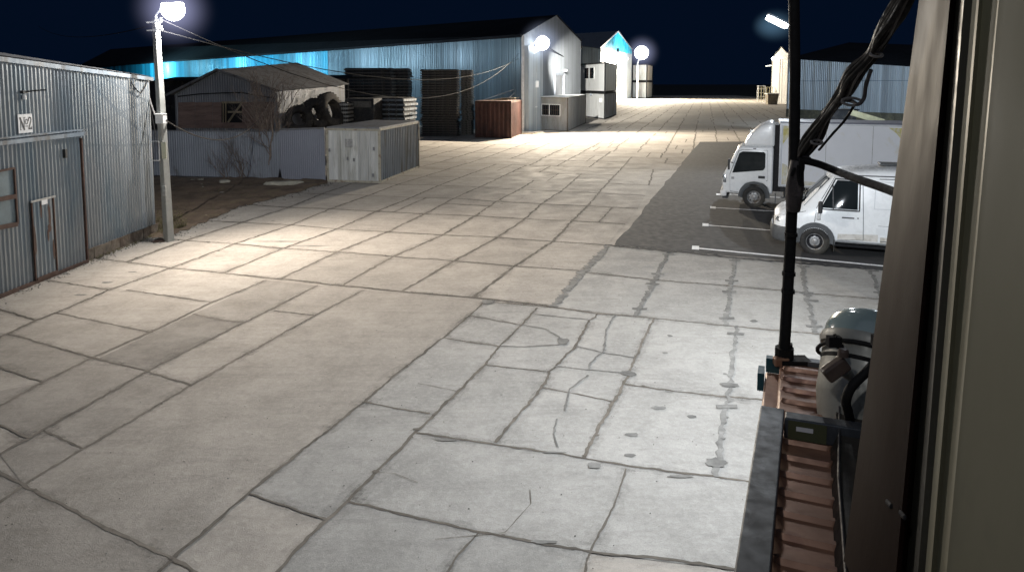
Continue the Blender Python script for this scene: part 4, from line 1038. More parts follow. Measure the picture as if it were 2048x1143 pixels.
# ------------------------------------------------------------------ bare shrubs
def branch(mb, p, d, L, r, depth, rng):
    k = 4; pts = [p]; rs = [r]; dd = d.copy()
    for i in range(k):
        dd = (dd+Vector((rng.gauss(0,.16), rng.gauss(0,.16), rng.gauss(.04,.10)))).normalized(); pts.append(pts[-1]+dd*L/k); rs.append(r*(1-.16*(i+1)))
    mb.tube(pts, rs, 5 if depth > 1 else 4, cap=False)
    if depth <= 0: return
    for i in range(rng.choice((3,4)) if depth > 1 else 4):
        q = pts[rng.randint(1, k)]; a = rng.uniform(0, 6.28); s = rng.uniform(.35,.8)
        nd = (dd+Vector((math.cos(a)*s, math.sin(a)*s*.6, rng.uniform(-.1,.45)))).normalized()
        branch(mb, q, nd, L*rng.uniform(.55,.8), max(.004, r*.52), depth-1, rng)
def bush(base, trunks, label, seed, H, spread, name='bare_tree', cat='tree'):
    rng = random.Random(seed); t = thing(name, base, label, cat)
    m = MB(); tw = MB(); br = MB()
    for k in range(trunks):
        p = base+Vector((rng.uniform(-.25,.25), rng.uniform(-.1,.1), 0)); d = Vector((rng.uniform(-spread,spread), rng.uniform(-.15,.15), 1)).normalized()
        pts = [p]; 
        for i in range(5): pts.append(pts[-1]+(d+Vector((rng.gauss(0,.12), rng.gauss(0,.06), 0))).normalized()*H*.12)
        m.tube(pts, [.065,.055,.05,.045,.04,.032], 7)
        for i in range(5):
            a = rng.uniform(0, 6.28); nd = (d+Vector((math.cos(a)*.55, math.sin(a)*.3, .1))).normalized()
            branch(tw, pts[rng.randint(2,5)], nd, H*.30, .022, 3, rng)
    obj('trunk', m, M['bark'], t, smooth=60); obj('crown', tw, M['twig'], t)
bush(G(540,357), 4, 'leafless many stemmed tree growing against the fence in front of the shed corner', 5, 4.5, .14)
def scrub(base, n, H, sp, label, seed):
    rng = random.Random(seed); t = thing('dry_shrub', base, label, 'shrub'); m = MB()
    for k in range(n):
        p = base+Vector((rng.uniform(-.15,.15), rng.uniform(-.1,.1), 0)); d = Vector((rng.uniform(-sp,sp), rng.uniform(-.2,.1), rng.uniform(.5,1))).normalized()
        branch(m, p, d, H*rng.uniform(.4,.75), .018, 2, rng)
    obj('stems', m, M['twig'], t)
scrub(G(488,358), 7, 1.9, .9, 'low leafless shrub spreading against the fence left of the many stemmed tree', 3)
scrub(G(455,358), 4, 1.5, .7, 'sparse leafless shrub furthest left against the fence', 8)
# debris on the bare soil
def lump(px, py, w, l, h, rz, label, name='concrete_piece', mt='rubble', cat='debris'):
    c = G(px, py); rng = random.Random(px); pts = []
    for i in range(11):
        a = 2*math.pi*i/11; r = rng.uniform(.7,1.05); pts.append(Matrix.Rotation(rz,3,'Z')@Vector((math.cos(a)*w*r, math.sin(a)*l*r, 0)))
    props(obj(name, MB().prism([c+q+up*.03 for q in pts], [c+q*.8+up*(h+.05+rng.uniform(-.02,.02)) for q in pts]), M[mt], bevel=.015, fixn=True), label, cat)
lump(562,371,.95,.30,.12,.1,'largest flat pale slab of rubble lying by the container end of the bare soil', 'rubble_slab')
lump(590,369,.55,.2,.10,.3,'pale rubble piece right of the largest rubble slab', 'rubble_slab')
lump(450,367,.28,.2,.10,.2,'whitish lump on the bare soil in front of the low shrub')
lump(394,363,.35,.1,.05,.1,'flat pale scrap on the bare soil near the fence, second from the left')
lump(400,373,.22,.05,.04,.7,'small pale stick like scrap on the bare soil')
lump(406,378,.05,.05,.05,0,'tiny white scrap on the bare soil')
lump(470,356,.25,.1,.15,0,'brown clod against the foot of the fence', 'clod', 'soil')
gm = MB(); rng = random.Random(4)
for k in range(2600):
    u = rng.random(); x = 312+u*330; y = 352+rng.random()*110*(1-u)+6*u
    if rng.random() < .5: x = 312+rng.random()*60; y = 425+rng.random()*45
    p = G(x, min(y, 472-(x-312)*.31)); h = rng.uniform(.03,.13)*(1 if x < 380 else .7); a = rng.uniform(0,6.28); w = .008
    d_ = Vector((math.cos(a), math.sin(a), 0)); gm.tint = rng.uniform(.6,1.4)
    gm.poly([p-d_*w+up*.03, p+d_*w+up*.03, p+Vector((rng.gauss(0,.05), rng.gauss(0,.05), h+.04))])
props(obj('dry_grass', gm, M['grass']), 'dry grass and weeds on the bare soil beside the lamp post', 'grass', kind='stuff')
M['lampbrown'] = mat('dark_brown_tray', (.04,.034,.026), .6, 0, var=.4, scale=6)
# ------------------------------------------------------------------ vehicles (local: nose at x=0 pointing +x, near side +y)
def wheel(parent, x, y, r, w, side, steel=True, holes=10, name='wheel'):
    "side=+1 faces +y"
    e = thing(name, (x, y, r), None, None); e.parent = parent
    mm = Matrix.Rotation(-side*R(90), 4, 'X')       # local z -> outward
    b = MB(); b.lathe([(r*.56,-w/2),(r*.9,-w/2),(r*.985,-w*.36),(r,-w*.2),(r,w*.2),(r*.985,w*.36),(r*.92,w*.47),(r*.8,w*.52),(r*.62,w*.48),(r*.56,w*.40)], mm, 40)
    for k in range(44):
        a = 2*math.pi*k/44; m3 = (mm @ Matrix.Rotation(a, 4, 'Z')).to_3x3()
        b.box((mm @ Matrix.Rotation(a, 4, 'Z')) @ Vector((r*.995,0,0)), (.016, .022, w*.85), m=m3)
    obj('tyre', b, M['rubber'], e, local=True, smooth=35)
    b = MB(); b.lathe([(r*.60,w*.46),(r*.565,w*.44),(r*.54,w*.30),(r*.50,w*.22),(r*.42,w*.30),(r*.30,w*.36),(r*.24,w*.34),(r*.22,w*.46),(r*.15,w*.50),(0,w*.5)], mm, 40)
    obj('rim', b, M['rim'], e, local=True, smooth=35)
    b = MB()
    for k in range(holes):
        a = 2*math.pi*k/holes; b.lathe([(r*.055,w*.335),(0,w*.337)], mm @ Matrix.Rotation(a, 4, 'Z') @ Matrix.Translation((r*.40,0,0)), 8)
    obj('vent_holes', b, M['dark'], e, local=True)
    b = MB()
    for k in range(6):
        a = 2*math.pi*(k+.5)/6; b.lathe([(r*.035,w*.33),(r*.03,w*.39),(0,w*.39)], mm @ Matrix.Rotation(a, 4, 'Z') @ Matrix.Translation((r*.27,0,0)), 6)
    obj('wheel_nuts', b, M['rim'], e, local=True)
    return e
class Surf:
    def __init__(s, o):
        me = o.data; s.t = BVHTree.FromPolygons([v.co.copy() for v in me.vertices], [list(p.vertices) for p in me.polygons])
    def hit(s, p, d, off):
        h = s.t.ray_cast(Vector(p), Vector(d))
        if h[0] is None: return Vector(p)+Vector(d)*0
        return h[0]-Vector(d)*off
def patch(surf, quad, d, off, n=8, mb=None, start=4.0):
    "quad corners in the plane seen along d; projected on the body"
    mb = mb or MB(); g = []
    q = [Vector(c) for c in quad]; d = Vector(d)
    for i in range(n+1):
        r = []
        for j in range(n+1):
            p = q[0].lerp(q[1], i/n).lerp(q[3].lerp(q[2], i/n), j/n)
            r.append(mb.vert(surf.hit(p-d*start, d, off)))
        g.append(r)
    for a, b in zip(g, g[1:]):
        for j in range(n): mb.face((a[j], b[j], b[j+1], a[j+1]))
    return mb
def seamline(surf, pts, d, off, w, mb=None):
    mb = mb or MB(); d = Vector(d); out = []
    for a, b in zip(pts, pts[1:]):
        a, b = Vector(a), Vector(b); k = max(1, int((b-a).length/.08))
        for i in range(k): out.append(a.lerp(b, i/k))
    out.append(Vector(pts[-1]))
    hp = [surf.hit(p-d*4, d, off) for p in out]; pr = None
    for i, p in enumerate(hp):
        t = hp[min(i+1, len(hp)-1)]-hp[max(i-1, 0)]
        if t.length < 1e-6: continue
        n = t.cross(d).normalized()*w/2; c = (mb.vert(p-n), mb.vert(p+n))
        if pr: mb.face((pr[0], c[0], c[1], pr[1]))
        pr = c
    return mb
SY = (0,-1,0)     # looking at the near side
def arch(x, r0, r1, zc, y0, y1, mb, a0=0, a1=180, n=16):
    pa = []
    for i in range(n+1):
        a = R(a0+(a1-a0)*i/n); ca, sa = math.cos(a), math.sin(a)
        pa.append([mb.vert((x+r0*ca, y0, zc+r0*sa)), mb.vert((x+r0*ca, y1, zc+r0*sa)), mb.vert((x+r1*ca, y1, zc+r1*sa)), mb.vert((x+r1*ca, y0, zc+r1*sa))])
    for p, q in zip(pa, pa[1:]):
        for k in range(4): mb.face((p[k], p[(k+1)%4], q[(k+1)%4], q[k]))
    return mb
# --- cargo van
wb_ = G(1628,508); HD = R(180-21)
fwd = Vector((math.cos(HD), math.sin(HD), 0)); left = Vector((-math.sin(HD), math.cos(HD), 0))
vo = wb_ - left*.93 + fwd*.98
van = thing('cargo_van', vo, 'white cargo van with rounded nose parked nearest, in front of the box truck', 'van', rz=HD)
van['group'] = 'parked vehicles'
#        x,    zlow, zbelt, ztop, wlow, wbelt, wtop
ST = [(.00,.50,.72,.86,.62,.62,.50),(-.06,.42,.80,.95,.78,.76,.60),(-.18,.36,.92,1.05,.90,.86,.66),(-.38,.34,1.0,1.13,.96,.92,.70),(-.60,.34,1.06,1.20,.985,.95,.72),(-.72,.34,1.10,1.30,.99,.96,.74),
      (-1.2,.34,1.16,1.84,.99,.975,.76),(-1.38,.34,1.18,2.02,.99,.975,.77),(-1.62,.34,1.18,2.11,.99,.975,.80),(-2.4,.34,1.18,2.20,.99,.98,.82),(-3.4,.34,1.18,2.22,.99,.98,.83),(-5.0,.34,1.18,2.20,.99,.98,.82),(-5.42,.36,1.18,2.14,.98,.97,.80),(-5.5,.42,1.16,2.02,.94,.93,.74)]
def loft_body(ST):
    b = MB(); rings = []
    for (x, zl, zb, zt, wl, wb, wt) in ST:
        h = zt-zb
        half = [(0,zl),(wl*.9,zl),(wl,zl+.08),(wl+.005,(zl+zb)/2),(wb,zb),(wb+(wt-wb)*.45,zb+h*.5),(wt+(wb-wt)*.15,zb+h*.82),(wt-.03,zb+h*.93),(wt-.16,zt-.005),(wt*.4,zt+.025),(0,zt+.03)]
        full = half + [(-y, z) for (y, z) in half[-2:0:-1]]
        base = len(b.v); b.v += [(x, y, z) for y, z in full]; rings.append((base, len(full)))
    for (a, n), (c, _) in zip(rings, rings[1:]):
        for k in range(n): l = (k+1) % n; b.face((a+k, a+l, c+l, c+k))
    a, n = rings[0]; b.face([a+k for k in range(n)][::-1]); a, n = rings[-1]; b.face([a+k for k in range(n)])
    return b
body = obj('body', loft_body(ST), M['white'], van, local=True, fixn=True, smooth=38, bevel=0)
# subdivide for soft reflections
bm = bmesh.new(); bm.from_mesh(body.data); bmesh.ops.subdivide_edges(bm, edges=bm.edges, cuts=1, use_grid_fill=True, smooth=.15); bm.to_mesh(body.data); bm.free(); body.data.shade_smooth(); body.data.set_sharp_from_angle(angle=R(40))
S = Surf(body)
obj('windscreen', patch(S, [(2,.84,1.22),(2,-.84,1.22),(2,-.68,1.93),(2,.68,1.93)], (-1,0,0), .02, 3), M['glass'], van, local=True, smooth=60)
dw = thing('door', (0,0,0), None, None); dw.parent = van
yy = 0
sw = MB()
win = [(-1.10,0,1.21),(-1.93,0,1.21),(-1.93,0,1.91),(-1.46,0,1.91)]
patch(S, [(p[0],0,p[2]) for p in win], SY, .022, 2, mb=sw); o = obj('side_window', sw, M['glass'], dw, local=True, smooth=60)
m = MB(); seamline(S, [(p[0],0,p[2]) for p in [(-1.06,0,1.18),(-1.97,0,1.18),(-1.97,0,1.94),(-1.42,0,1.94),(-1.06,0,1.18)]], SY, .026, .035, m); seamline(S, [(-1.38,0,1.20),(-1.36,0,1.80)], SY, .030, .03, m); obj('window_seal', m, M['black'], dw, local=True)
m = MB(); seamline(S, [(-1.0,0,1.2),(-.96,0,.84)], SY, .006, .014, m); seamline(S, [(-1.0,0,1.2),(-1.40,0,1.97),(-2.03,0,2.0),(-2.06,0,1.1),(-2.08,0,.46),(-1.5,0,.42)], SY, .006, .014, m); obj('door_gap', m, M['bumper'], dw, local=True)
m = MB(); patch(S, [(-1.58,0,.985),(-1.86,0,.985),(-1.86,0,1.015),(-1.58,0,1.015)], SY, .03, 2, mb=m); patch(S, [(-1.93,0,.985),(-1.96,0,.985),(-1.96,0,1.015),(-1.93,0,1.015)], SY, .01, 1, mb=m); obj('handle', m, M['black'], dw, local=True)
m = MB(); seamline(S, [(-2.30,0,1.25),(-3.40,0,1.27),(-3.40,0,1.88),(-2.32,0,1.92),(-2.30,0,1.25)], SY, .004, .02, m); obj('side_pressing', m, mat('panel_shadow_line', (.62,.64,.66), .4, var=.05), van, local=True)
m = MB(); seamline(S, [(-3.6,0,.46),(-3.6,0,2.0)], SY, .006, .014, m); seamline(S, [(-2.4,0,1.98),(-3.5,0,2.0),(-5.4,0,1.97)], SY, .006, .02, m); seamline(S, [(-1.75,0,2.04),(-3.5,0,2.06),(-5.4,0,2.03)], SY, .008, .03, m); seamline(S, [(-2.45,0,.46),(-5.4,0,.46)], SY, .006, .018, m); seamline(S, [(-2.4,0,.84),(-5.4,0,.86)], SY, .004, .008, m); obj('roof_gutter', m, M['bumper'], van, local=True)
m = MB(); patch(S, [(-2.35,0,.62),(-2.55,0,.62),(-2.55,0,.78),(-2.35,0,.78)], SY, .008, 2, mb=m); obj('fuel_flap', m, mat('flap_paint', (.74,.76,.77), .4, var=.05), van, local=True)
m = MB(); patch(S, [(-1.5,0,.44),(-2.4,0,.44),(-2.4,0,.62),(-1.5,0,.58)], SY, .004, 4, mb=m); patch(S, [(-2.45,0,.42),(-5.3,0,.42),(-5.3,0,.60),(-2.45,0,.56)], SY, .004, 6, mb=m)
obj('sill', m, mat('muddy_sill', (.62,.60,.56), .6, var=.12, scale=3, dirt=(.46,.43,.37), dirt_amt=.4, dirt_scale=5), van, local=True, smooth=60)
# bumper, grille, headlight
m = MB(); prof = [(.04,-.60),(.0,-.76),(-.16,-.93),(-.55,-1.0)]
pts = [(x, y) for x, y in [(-.60,1.02),(-.42,1.01),(-.18,.95),(-.02,.80),(.06,.60),(.09,0),(.06,-.60),(-.02,-.80),(-.18,-.95),(-.42,-1.01),(-.60,-1.02)]]
rr = [[m.vert((x*k+o, y*k, z)) for z, k, o in ((.28,.97,-.03),(.34,1.0,0),(.58,1.0,0),(.66,.98,-.02))] for x, y in pts]
for a, b in zip(rr, rr[1:]):
    for k in range(3): m.face((a[k], a[k+1], b[k+1], b[k]))
m.face([a[3] for a in rr]); obj('bumper', m, M['bumper'], van, local=True, smooth=50)
m = MB(); m.poly([(.03,.40,.62),(.03,-.40,.62),(-.0,-.40,.80),(-.0,.40,.80)]); obj('grille', m, M['black'], van, local=True)
for s_ in (1,-1):
    m = MB(); Mh = Matrix.Translation((-.15, s_*.74, .80)) @ Matrix.Rotation(R(s_*38), 4, 'Z') @ Matrix.Rotation(R(90), 4, 'Y') @ Matrix.Diagonal((.11,.17,.10,1))
    m.lathe([(1,-.4),(1,0),(.92,.35),(.7,.62),(.4,.8),(0,.88)], Mh, 20); obj('headlight', m, M['chrome'], van, local=True, smooth=50, fixn=True)
    m = MB(); Mh = Matrix.Translation((-.33, s_*.90, .76)) @ Matrix.Rotation(R(s_*70), 4, 'Z') @ Matrix.Rotation(R(90), 4, 'Y') @ Matrix.Diagonal((.07,.06,.04,1))
    m.lathe([(1,-.4),(1,0),(.7,.6),(0,.9)], Mh, 14); obj('indicator', m, M['chrome'], van, local=True, smooth=50, fixn=True)
m = MB(); seamline(S, [(-.12,0,.93),(-.4,0,1.0),(-.75,0,1.10)], SY, .006, .012, m); obj('bonnet_gap', m, M['bumper'], van, local=True)
m = MB(); arch(-.98,.345,.47,.36,.90,1.015,m,-8,188); obj('wheel_arch', m, M['bumper'], van, local=True, smooth=40)
m = MB(); m.lathe([(.36,0),(0,0)], Matrix.Translation((-.98,.996,.37)) @ Matrix.Rotation(R(-90),4,'X'), 24)
m.box((-.98,.998,.30),(.70,.006,.16)); obj('arch_well', m, M['dark'], van, local=True)
m = MB(); arch(-4.0,.37,.44,.36,.90,1.005,m,0,180); m.lathe([(.38,0),(0,0)], Matrix.Translation((-4.0,.996,.37)) @ Matrix.Rotation(R(-90),4,'X'), 24); obj('rear_arch', m, M['dark'], van, local=True)
wheel(van, -.98, .93, .345, .21, 1); wheel(van, -.98, -.88, .345, .21, -1); wheel(van, -4.0, .93, .345, .21, 1); wheel(van, -4.0, -.88, .345, .21, -1)
m = MB(); m.box((-1.42,.92,.28),(.02,.20,.30)); obj('mud_flap', m, M['rubber'], van, local=True)
m = MB(); m.box((-1.08,1.10,1.24),(.10,.16,.30)); mir = obj('mirror', m, M['black'], van, local=True, bevel=.04, seg=3)
m = MB(); m.tube([(-1.12,.96,1.2),(-1.10,1.06,1.2)], .02, 6); m.box((-1.05,1.1,1.02),(.09,.15,.16)); obj('mirror_arm', m, M['chrome'], mir, local=True, bevel=.02)
m = MB(); m.box((-2.8,-.1,2.27),(.65,.55,.05)); obj('roof_hatch', m, M['bumper'], van, local=True, bevel=.02)
m = MB(); m.box((-3.0,0,.30),(4.2,1.3,.22)); obj('underbody', m, M['dark'], van, local=True)
m = MB(); m.tube([(-.72,.35,1.36),(-.84,-.25,1.52)], .012, 5); m.tube([(-.72,-.35,1.36),(-.8,-.7,1.45)], .012, 5); obj('wiper', m, M['black'], van, local=True)

# --- box truck
HT = R(180-19.5)
fwd = Vector((math.cos(HT), math.sin(HT), 0)); left = Vector((-math.sin(HT), math.cos(HT), 0))
to = G(1507,415) - left*.90 + fwd*1.02
tr = thing('box_truck', to, 'white box truck with roof fairing and yellow corner marks behind the cargo van', 'truck', 'parked vehicles', rz=HT)
def extr(profile, y0, y1, mb=None):
    mb = mb or MB(); return mb.prism([(x, y0, z) for x, z in profile], [(x, y1, z) for x, z in profile])
cabp = [(.02,.50),(.05,.95),(-.02,1.22),(-.42,2.02),(-.58,2.12),(-1.62,2.14),(-1.62,.50),(-1.5,.50),(-1.46,.72),(-1.30,.86),(-1.0,.90),(-.74,.84),(-.60,.62),(-.56,.46)]
cabp = [(x,z) for x,z in cabp]
cabo = obj('cab', extr(cabp, -.92, .92), M['white'], tr, local=True, bevel=.07, smooth=35, fixn=True, seg=3)
fa = MB()
fp = [(-.62,2.13),(-.72,2.34),(-.92,2.62),(-1.18,2.85),(-1.45,2.98),(-1.66,3.0),(-1.66,2.13)]
obj('roof_fairing', extr(fp, -.90, .90, fa), M['white'], tr, local=True, bevel=.10, smooth=40, fixn=True, seg=4)
TS = Surf(cabo)
obj('windscreen', patch(TS, [(2,.80,1.24),(2,-.80,1.24),(2,-.70,1.98),(2,.70,1.98)], (-1,0,0), .010, 10), M['glass'], tr, local=True, smooth=60)
td = thing('door', (0,0,0), None, None); td.parent = tr
m = MB(); m.poly([(-.28,.928,1.20),(-1.30,.928,1.32),(-1.36,.928,1.42),(-1.36,.928,1.90),(-1.30,.928,1.96),(-.62,.928,1.96),(-.50,.928,1.90)]); obj('side_window', m, M['glass'], td, local=True)
m = MB()
def frameline(mb, pts, y, w=.014):
    for a, b in zip(pts, pts[1:]): mb.bar((a[0], y, a[1]), (b[0], y, b[1]), .004, w, up=(0,0,1))
frameline(m, [(-.20,1.15),(-.48,1.98),(-.62,2.02),(-1.42,2.02),(-1.45,.98),(-1.40,.95)], .924); frameline(m, [(-.20,1.15),(-.22,.55),(-.5,.52)], .924); obj('door_gap', m, M['bumper'], td, local=True)
m = MB(); m.box((-1.25,.93,1.08),(.22,.02,.09)); obj('handle', m, M['black'], td, local=True, bevel=.01)
m = MB(); m.box((-.30,.932,1.02),(.09,.01,.08)); obj('indicator', m, M['rim'], tr, local=True)
m = MB(); m.tube([(-.30,.92,1.55),(-.18,1.10,1.60),(-.16,1.12,1.45)], .018, 6); m.box((-.17,1.14,1.52),(.06,.18,.36)); obj('mirror', m, M['black'], tr, local=True, bevel=.015)
m = MB(); arch(-1.02,.43,.52,.40,.60,.955,m,-6,186); m.box((-1.02,.70,.55),(.9,.35,.42)); obj('wheel_arch', m, M['bumper'], tr, local=True, smooth=40)
for s_ in (1,-1):
    obj('headlight', MB().box((.03, s_*.72, .86),(.08,.30,.20)), M['chrome'], tr, local=True, bevel=.03, smooth=40)
    obj('corner_lamp', MB().box((-.03, s_*.90, .98),(.12,.06,.28)), M['chrome'], tr, local=True, bevel=.02, smooth=40)
obj('bumper', MB().box((.0,0,.46),(.22,1.86,.22)), M['whitep'], tr, local=True, bevel=.05, smooth=40)
obj('lower_valance', MB().box((-.06,0,.34),(.2,1.7,.12)), M['black'], tr, local=True)
obj('grille', MB().box((.055,0,.95),(.02,1.0,.18)), M['black'], tr, local=True)
for y_ in (-.5,0,.5): obj('marker_lamp', MB().box((-.86, y_, 2.60),(.08,.12,.05), m=Matrix.Rotation(R(-45),3,'Y')), M['chrome'], tr, local=True)
obj('deflector_lamp', MB().box((-.70,.80,2.2),(.1,.06,.05)), M['black'], tr, local=True)
obj('sun_shield', MB().box((-1.0,.935,2.07),(.10,.02,.03)), M['black'], tr, local=True)
# cargo box
bl0, bl1, bz0, bz1, by = -1.80, -5.75, .80, 2.98, 1.0
bo = obj('cargo_box', MB().box(((bl0+bl1)/2,0,(bz0+bz1)/2),(bl0-bl1, 2*by, bz1-bz0)), M['vanbox'], tr, local=True, bevel=.02)
m = MB()
for x in (bl0-.03, bl1+.03):
    m.box((x, by+.012, (bz0+bz1)/2),(.06,.02,bz1-bz0))
m.box(((bl0+bl1)/2, by+.013, bz1-.03),(bl0-bl1,.02,.06)); m.box(((bl0+bl1)/2, by+.013, bz0+.03),(bl0-bl1,.02,.06)); obj('edge_trim', m, M['steelp'], bo, local=True)
obj('roof_skin', MB().box(((bl0+bl1)/2,0,bz1+.02),(bl0-bl1+.02,2*by+.03,.05)), mat('grey_blue_roof', (.13,.14,.18), .6, var=.2, scale=1), bo, local=True)
m = MB(); Ym = by+.006
def corner(mb, cx, cz, sx, sz, a=.55, b=.62, w=.17):
    mb.poly([(cx,Ym,cz),(cx+sx*a,Ym,cz),(cx+sx*(a*.6),Ym,cz+sz*w),(cx+sx*w,Ym,cz+sz*(b*.6)),(cx,Ym,cz+sz*b)])
corner(m, bl0-.10, bz1-.10, -1, -1); corner(m, bl1+.10, bz1-.10, 1, -1)
obj('corner_marks', m, M['yellow'], bo, local=True)
m = MB(); m.poly([(bl0-.10,Ym,bz0+.08),(bl0-1.9,Ym,bz0+.08),(bl0-1.5,Ym,bz0+.16),(bl0-.5,Ym,bz0+.26),(bl0-.25,Ym,bz0+.75),(bl0-.10,Ym,bz0+.8)])
obj('dirt_stain', m, mat('yellowed_dirt', (.56,.53,.38), .6, var=.2, scale=3, dirt=(.6,.6,.58), dirt_amt=.6, dirt_scale=4), bo, local=True)
for x in (bl0-1.45, bl0-2.85): obj('panel_seam', MB().box((x, by+.002, (bz0+bz1)/2),(.012,.006,bz1-bz0-.12)), M['rim'], bo, local=True)
m = MB(); m.box((-1.75,0,1.75),(.24,1.7,2.3)); obj('cab_gap', m, M['dark'], tr, local=True)
m = MB(); m.bar((-1.6,.35,.62),(-6.1,.35,.62),.12,.18); m.bar((-1.6,-.35,.62),(-6.1,-.35,.62),.12,.18); m.box((-2.4,.75,.5),(.7,.35,.36)); m.box((-3.2,.72,.48),(.5,.4,.40)); m.box((-4,0,.5),(4,1.2,.3)); obj('chassis', m, M['black'], tr, local=True, bevel=.01)
m = MB(); m.tube([(-1.9,.95,.42),(-3.3,.98,.42)], .02, 6); m.box((-1.72,.85,.35),(.03,.3,.35)); obj('mud_guard', m, M['bumper'], tr, local=True)
wheel(tr, -1.02, .85, .375, .22, 1, holes=8); wheel(tr, -1.02, -.85, .375, .22, -1, holes=8); wheel(tr, -4.6, .85, .375, .30, 1, holes=8); wheel(tr, -4.6, -.85, .375, .30, -1, holes=8)

# ------------------------------------------------------------------ near corner of the camera's own building
ny = thing('near_building_corner', AT(1900,1143,1.0)*1.0, 'beige ribbed siding with tall brown metal corner strip at the right edge', 'building')
def vstrip(cols, y0=-350, y1=1650, rows=24):
    "vertical folded sheet: cols of (x at top, x at bottom, depth)"
    m = MB(); g = []
    for (xt, xb, dp) in cols:
        a = AT(xt, 0, dp); b = AT(xb, 1143, dp); a_0 = a+(a-b)*.3; b_0 = b+(b-a)*.6
        g.append([m.vert(a_0.lerp(b_0, i/rows)) for i in range(rows+1)])
    for p, q in zip(g, g[1:]):
        for i in range(rows): m.face((p[i], q[i], q[i+1], p[i+1]))
    return m
obj('corner_strip', vstrip([(1842,1686,1.30),(1838,1684,1.26),(1900,1792,1.06)]), M['trim'], ny, smooth=30)
obj('strip_seam', vstrip([(1900,1792,1.06),(1903,1802,1.07),(1912,1812,1.10)]), M['trimred'], ny)
obj('strip_return', vstrip([(1912,1812,1.10),(1928,1836,1.00),(1945,1850,.99)]), M['trimdark'], ny)
obj('siding', vstrip([(1945,1850,.99),(1958,1862,.96),(1966,1872,.965),(1990,1884,.94),(1998,1893,.91),(2010,1905,.90),(2120,2010,.80),(2240,2130,.72),(2400,2280,.64)]), M['siding'], ny, smooth=25)
for (x, y, dp) in [(1779,1008,1.08),(1806,1030,1.04)]:
    m = MB(); c = AT(x, y, dp); m.lathe([(0,.006),(.003,.005),(.003,.0),(.003,-.008)], Matrix.Translation(c) @ Matrix.Rotation(R(90),4,'X') @ Matrix.Diagonal((1,1.6,1,1)), 10); obj('bolt', m, M['black'], ny)

# ------------------------------------------------------------------ ribbed cabinet top below the camera
zc_ = HC-1.0
K = lambda px, py, z=zc_: G(px, py, z)
a0 = K(1531,742); a1 = K(1483,1143); dl = (a1-a0).normalized(); pr_ = Vector((-dl.y, dl.x, 0)); 
if pr_.x < 0: pr_ = -pr_
cb = thing('ribbed_cabinet', a0, 'brown ribbed metal cabinet top below the floodlight, at the lower right', 'cabinet')
dl2 = (K(1500,1143)-K(1556,742)).normalized()
Lc = 2.3
pl = lambda s, t, z=0: a0+dl*s+pr_*t+up*z
m = MB(); m.prism([pl(0,0,-.04),pl(Lc,0,-.04),pl(Lc,.95,-.04),pl(0,.95,-.04)],[pl(0,0),pl(Lc,0),pl(Lc,.95),pl(0,.95)]); obj('top', m, M['copper'], cb, fixn=True, bevel=.006)
m = MB(); m.prism([pl(.02,.03,-1.2),pl(Lc,.03,-1.2),pl(Lc,.9,-1.2),pl(.02,.9,-1.2)],[pl(.02,.03,-.04),pl(Lc,.03,-.04),pl(Lc,.9,-.04),pl(.02,.9,-.04)]); obj('side', m, M['copper'], cb, fixn=True)
m = MB(); m.prism([pl(-.03,.045,.002),pl(Lc,.045,.002),pl(Lc,.95,.002),pl(-.03,.95,.002)],[pl(-.03,.045,.03),pl(Lc,.045,.03),pl(Lc,.95,.03),pl(-.03,.95,.03)]); obj('lid', m, M['copper'], cb, fixn=True, bevel=.008)
m = MB(); m.bar(pl(-.035,.0,.015), pl(-.035,.06,.015), .03, .05); m.bar(pl(.03,-.012,.0), pl(.10,-.012,.0), .02,.06); obj('corner_cap', m, M['teal'], cb)
m = MB(); m.bar(pl(-.045,.05,.02), pl(-.045,.9,.02), .035, .05); obj('far_edge', m, M['frame'], cb)
ribs_s = []
s = .03; k = 0
while s < Lc-.1:
    m = MB(); n = 10; r = .015; top = []; bot = []
    t0, t1 = .062, (.46 if s < .25 else .17)
    for i in range(n+1): a = R(90+180*i/n); bot.append((s+r*math.sin(a), t0+r*math.cos(a)*1.6+r))
    for i in range(n+1): a = R(270+180*i/n); bot.append((s+r*math.sin(a), t1+r*math.cos(a)))
    z0 = .031; m.prism([pl(a, b, z0-.004) for a, b in bot], [pl(s+(a-s)*.45, b+(.006 if b < .2 else -.006), z0+.010) for a, b in bot])
    obj('rib', m, M['copper'], cb, fixn=True, smooth=50); s += .086; k += 1
# dark flank standing behind the ribs
m = MB(); m.prism([pl(.27,.190,.03),pl(Lc,.150,.03),pl(Lc,.9,.03),pl(.27,.9,.03)],[pl(.29,.205,.075),pl(Lc,.165,.075),pl(Lc,.9,.075),pl(.29,.9,.075)]); obj('dark_tray', m, M['lampbrown'], cb, fixn=True)
m = MB(); m.tube([pl(.33,.215,.09), pl(.8,.19,.092), pl(Lc,.175,.09)], .003, 6); obj('edge_wire', m, M['cableg'], cb)

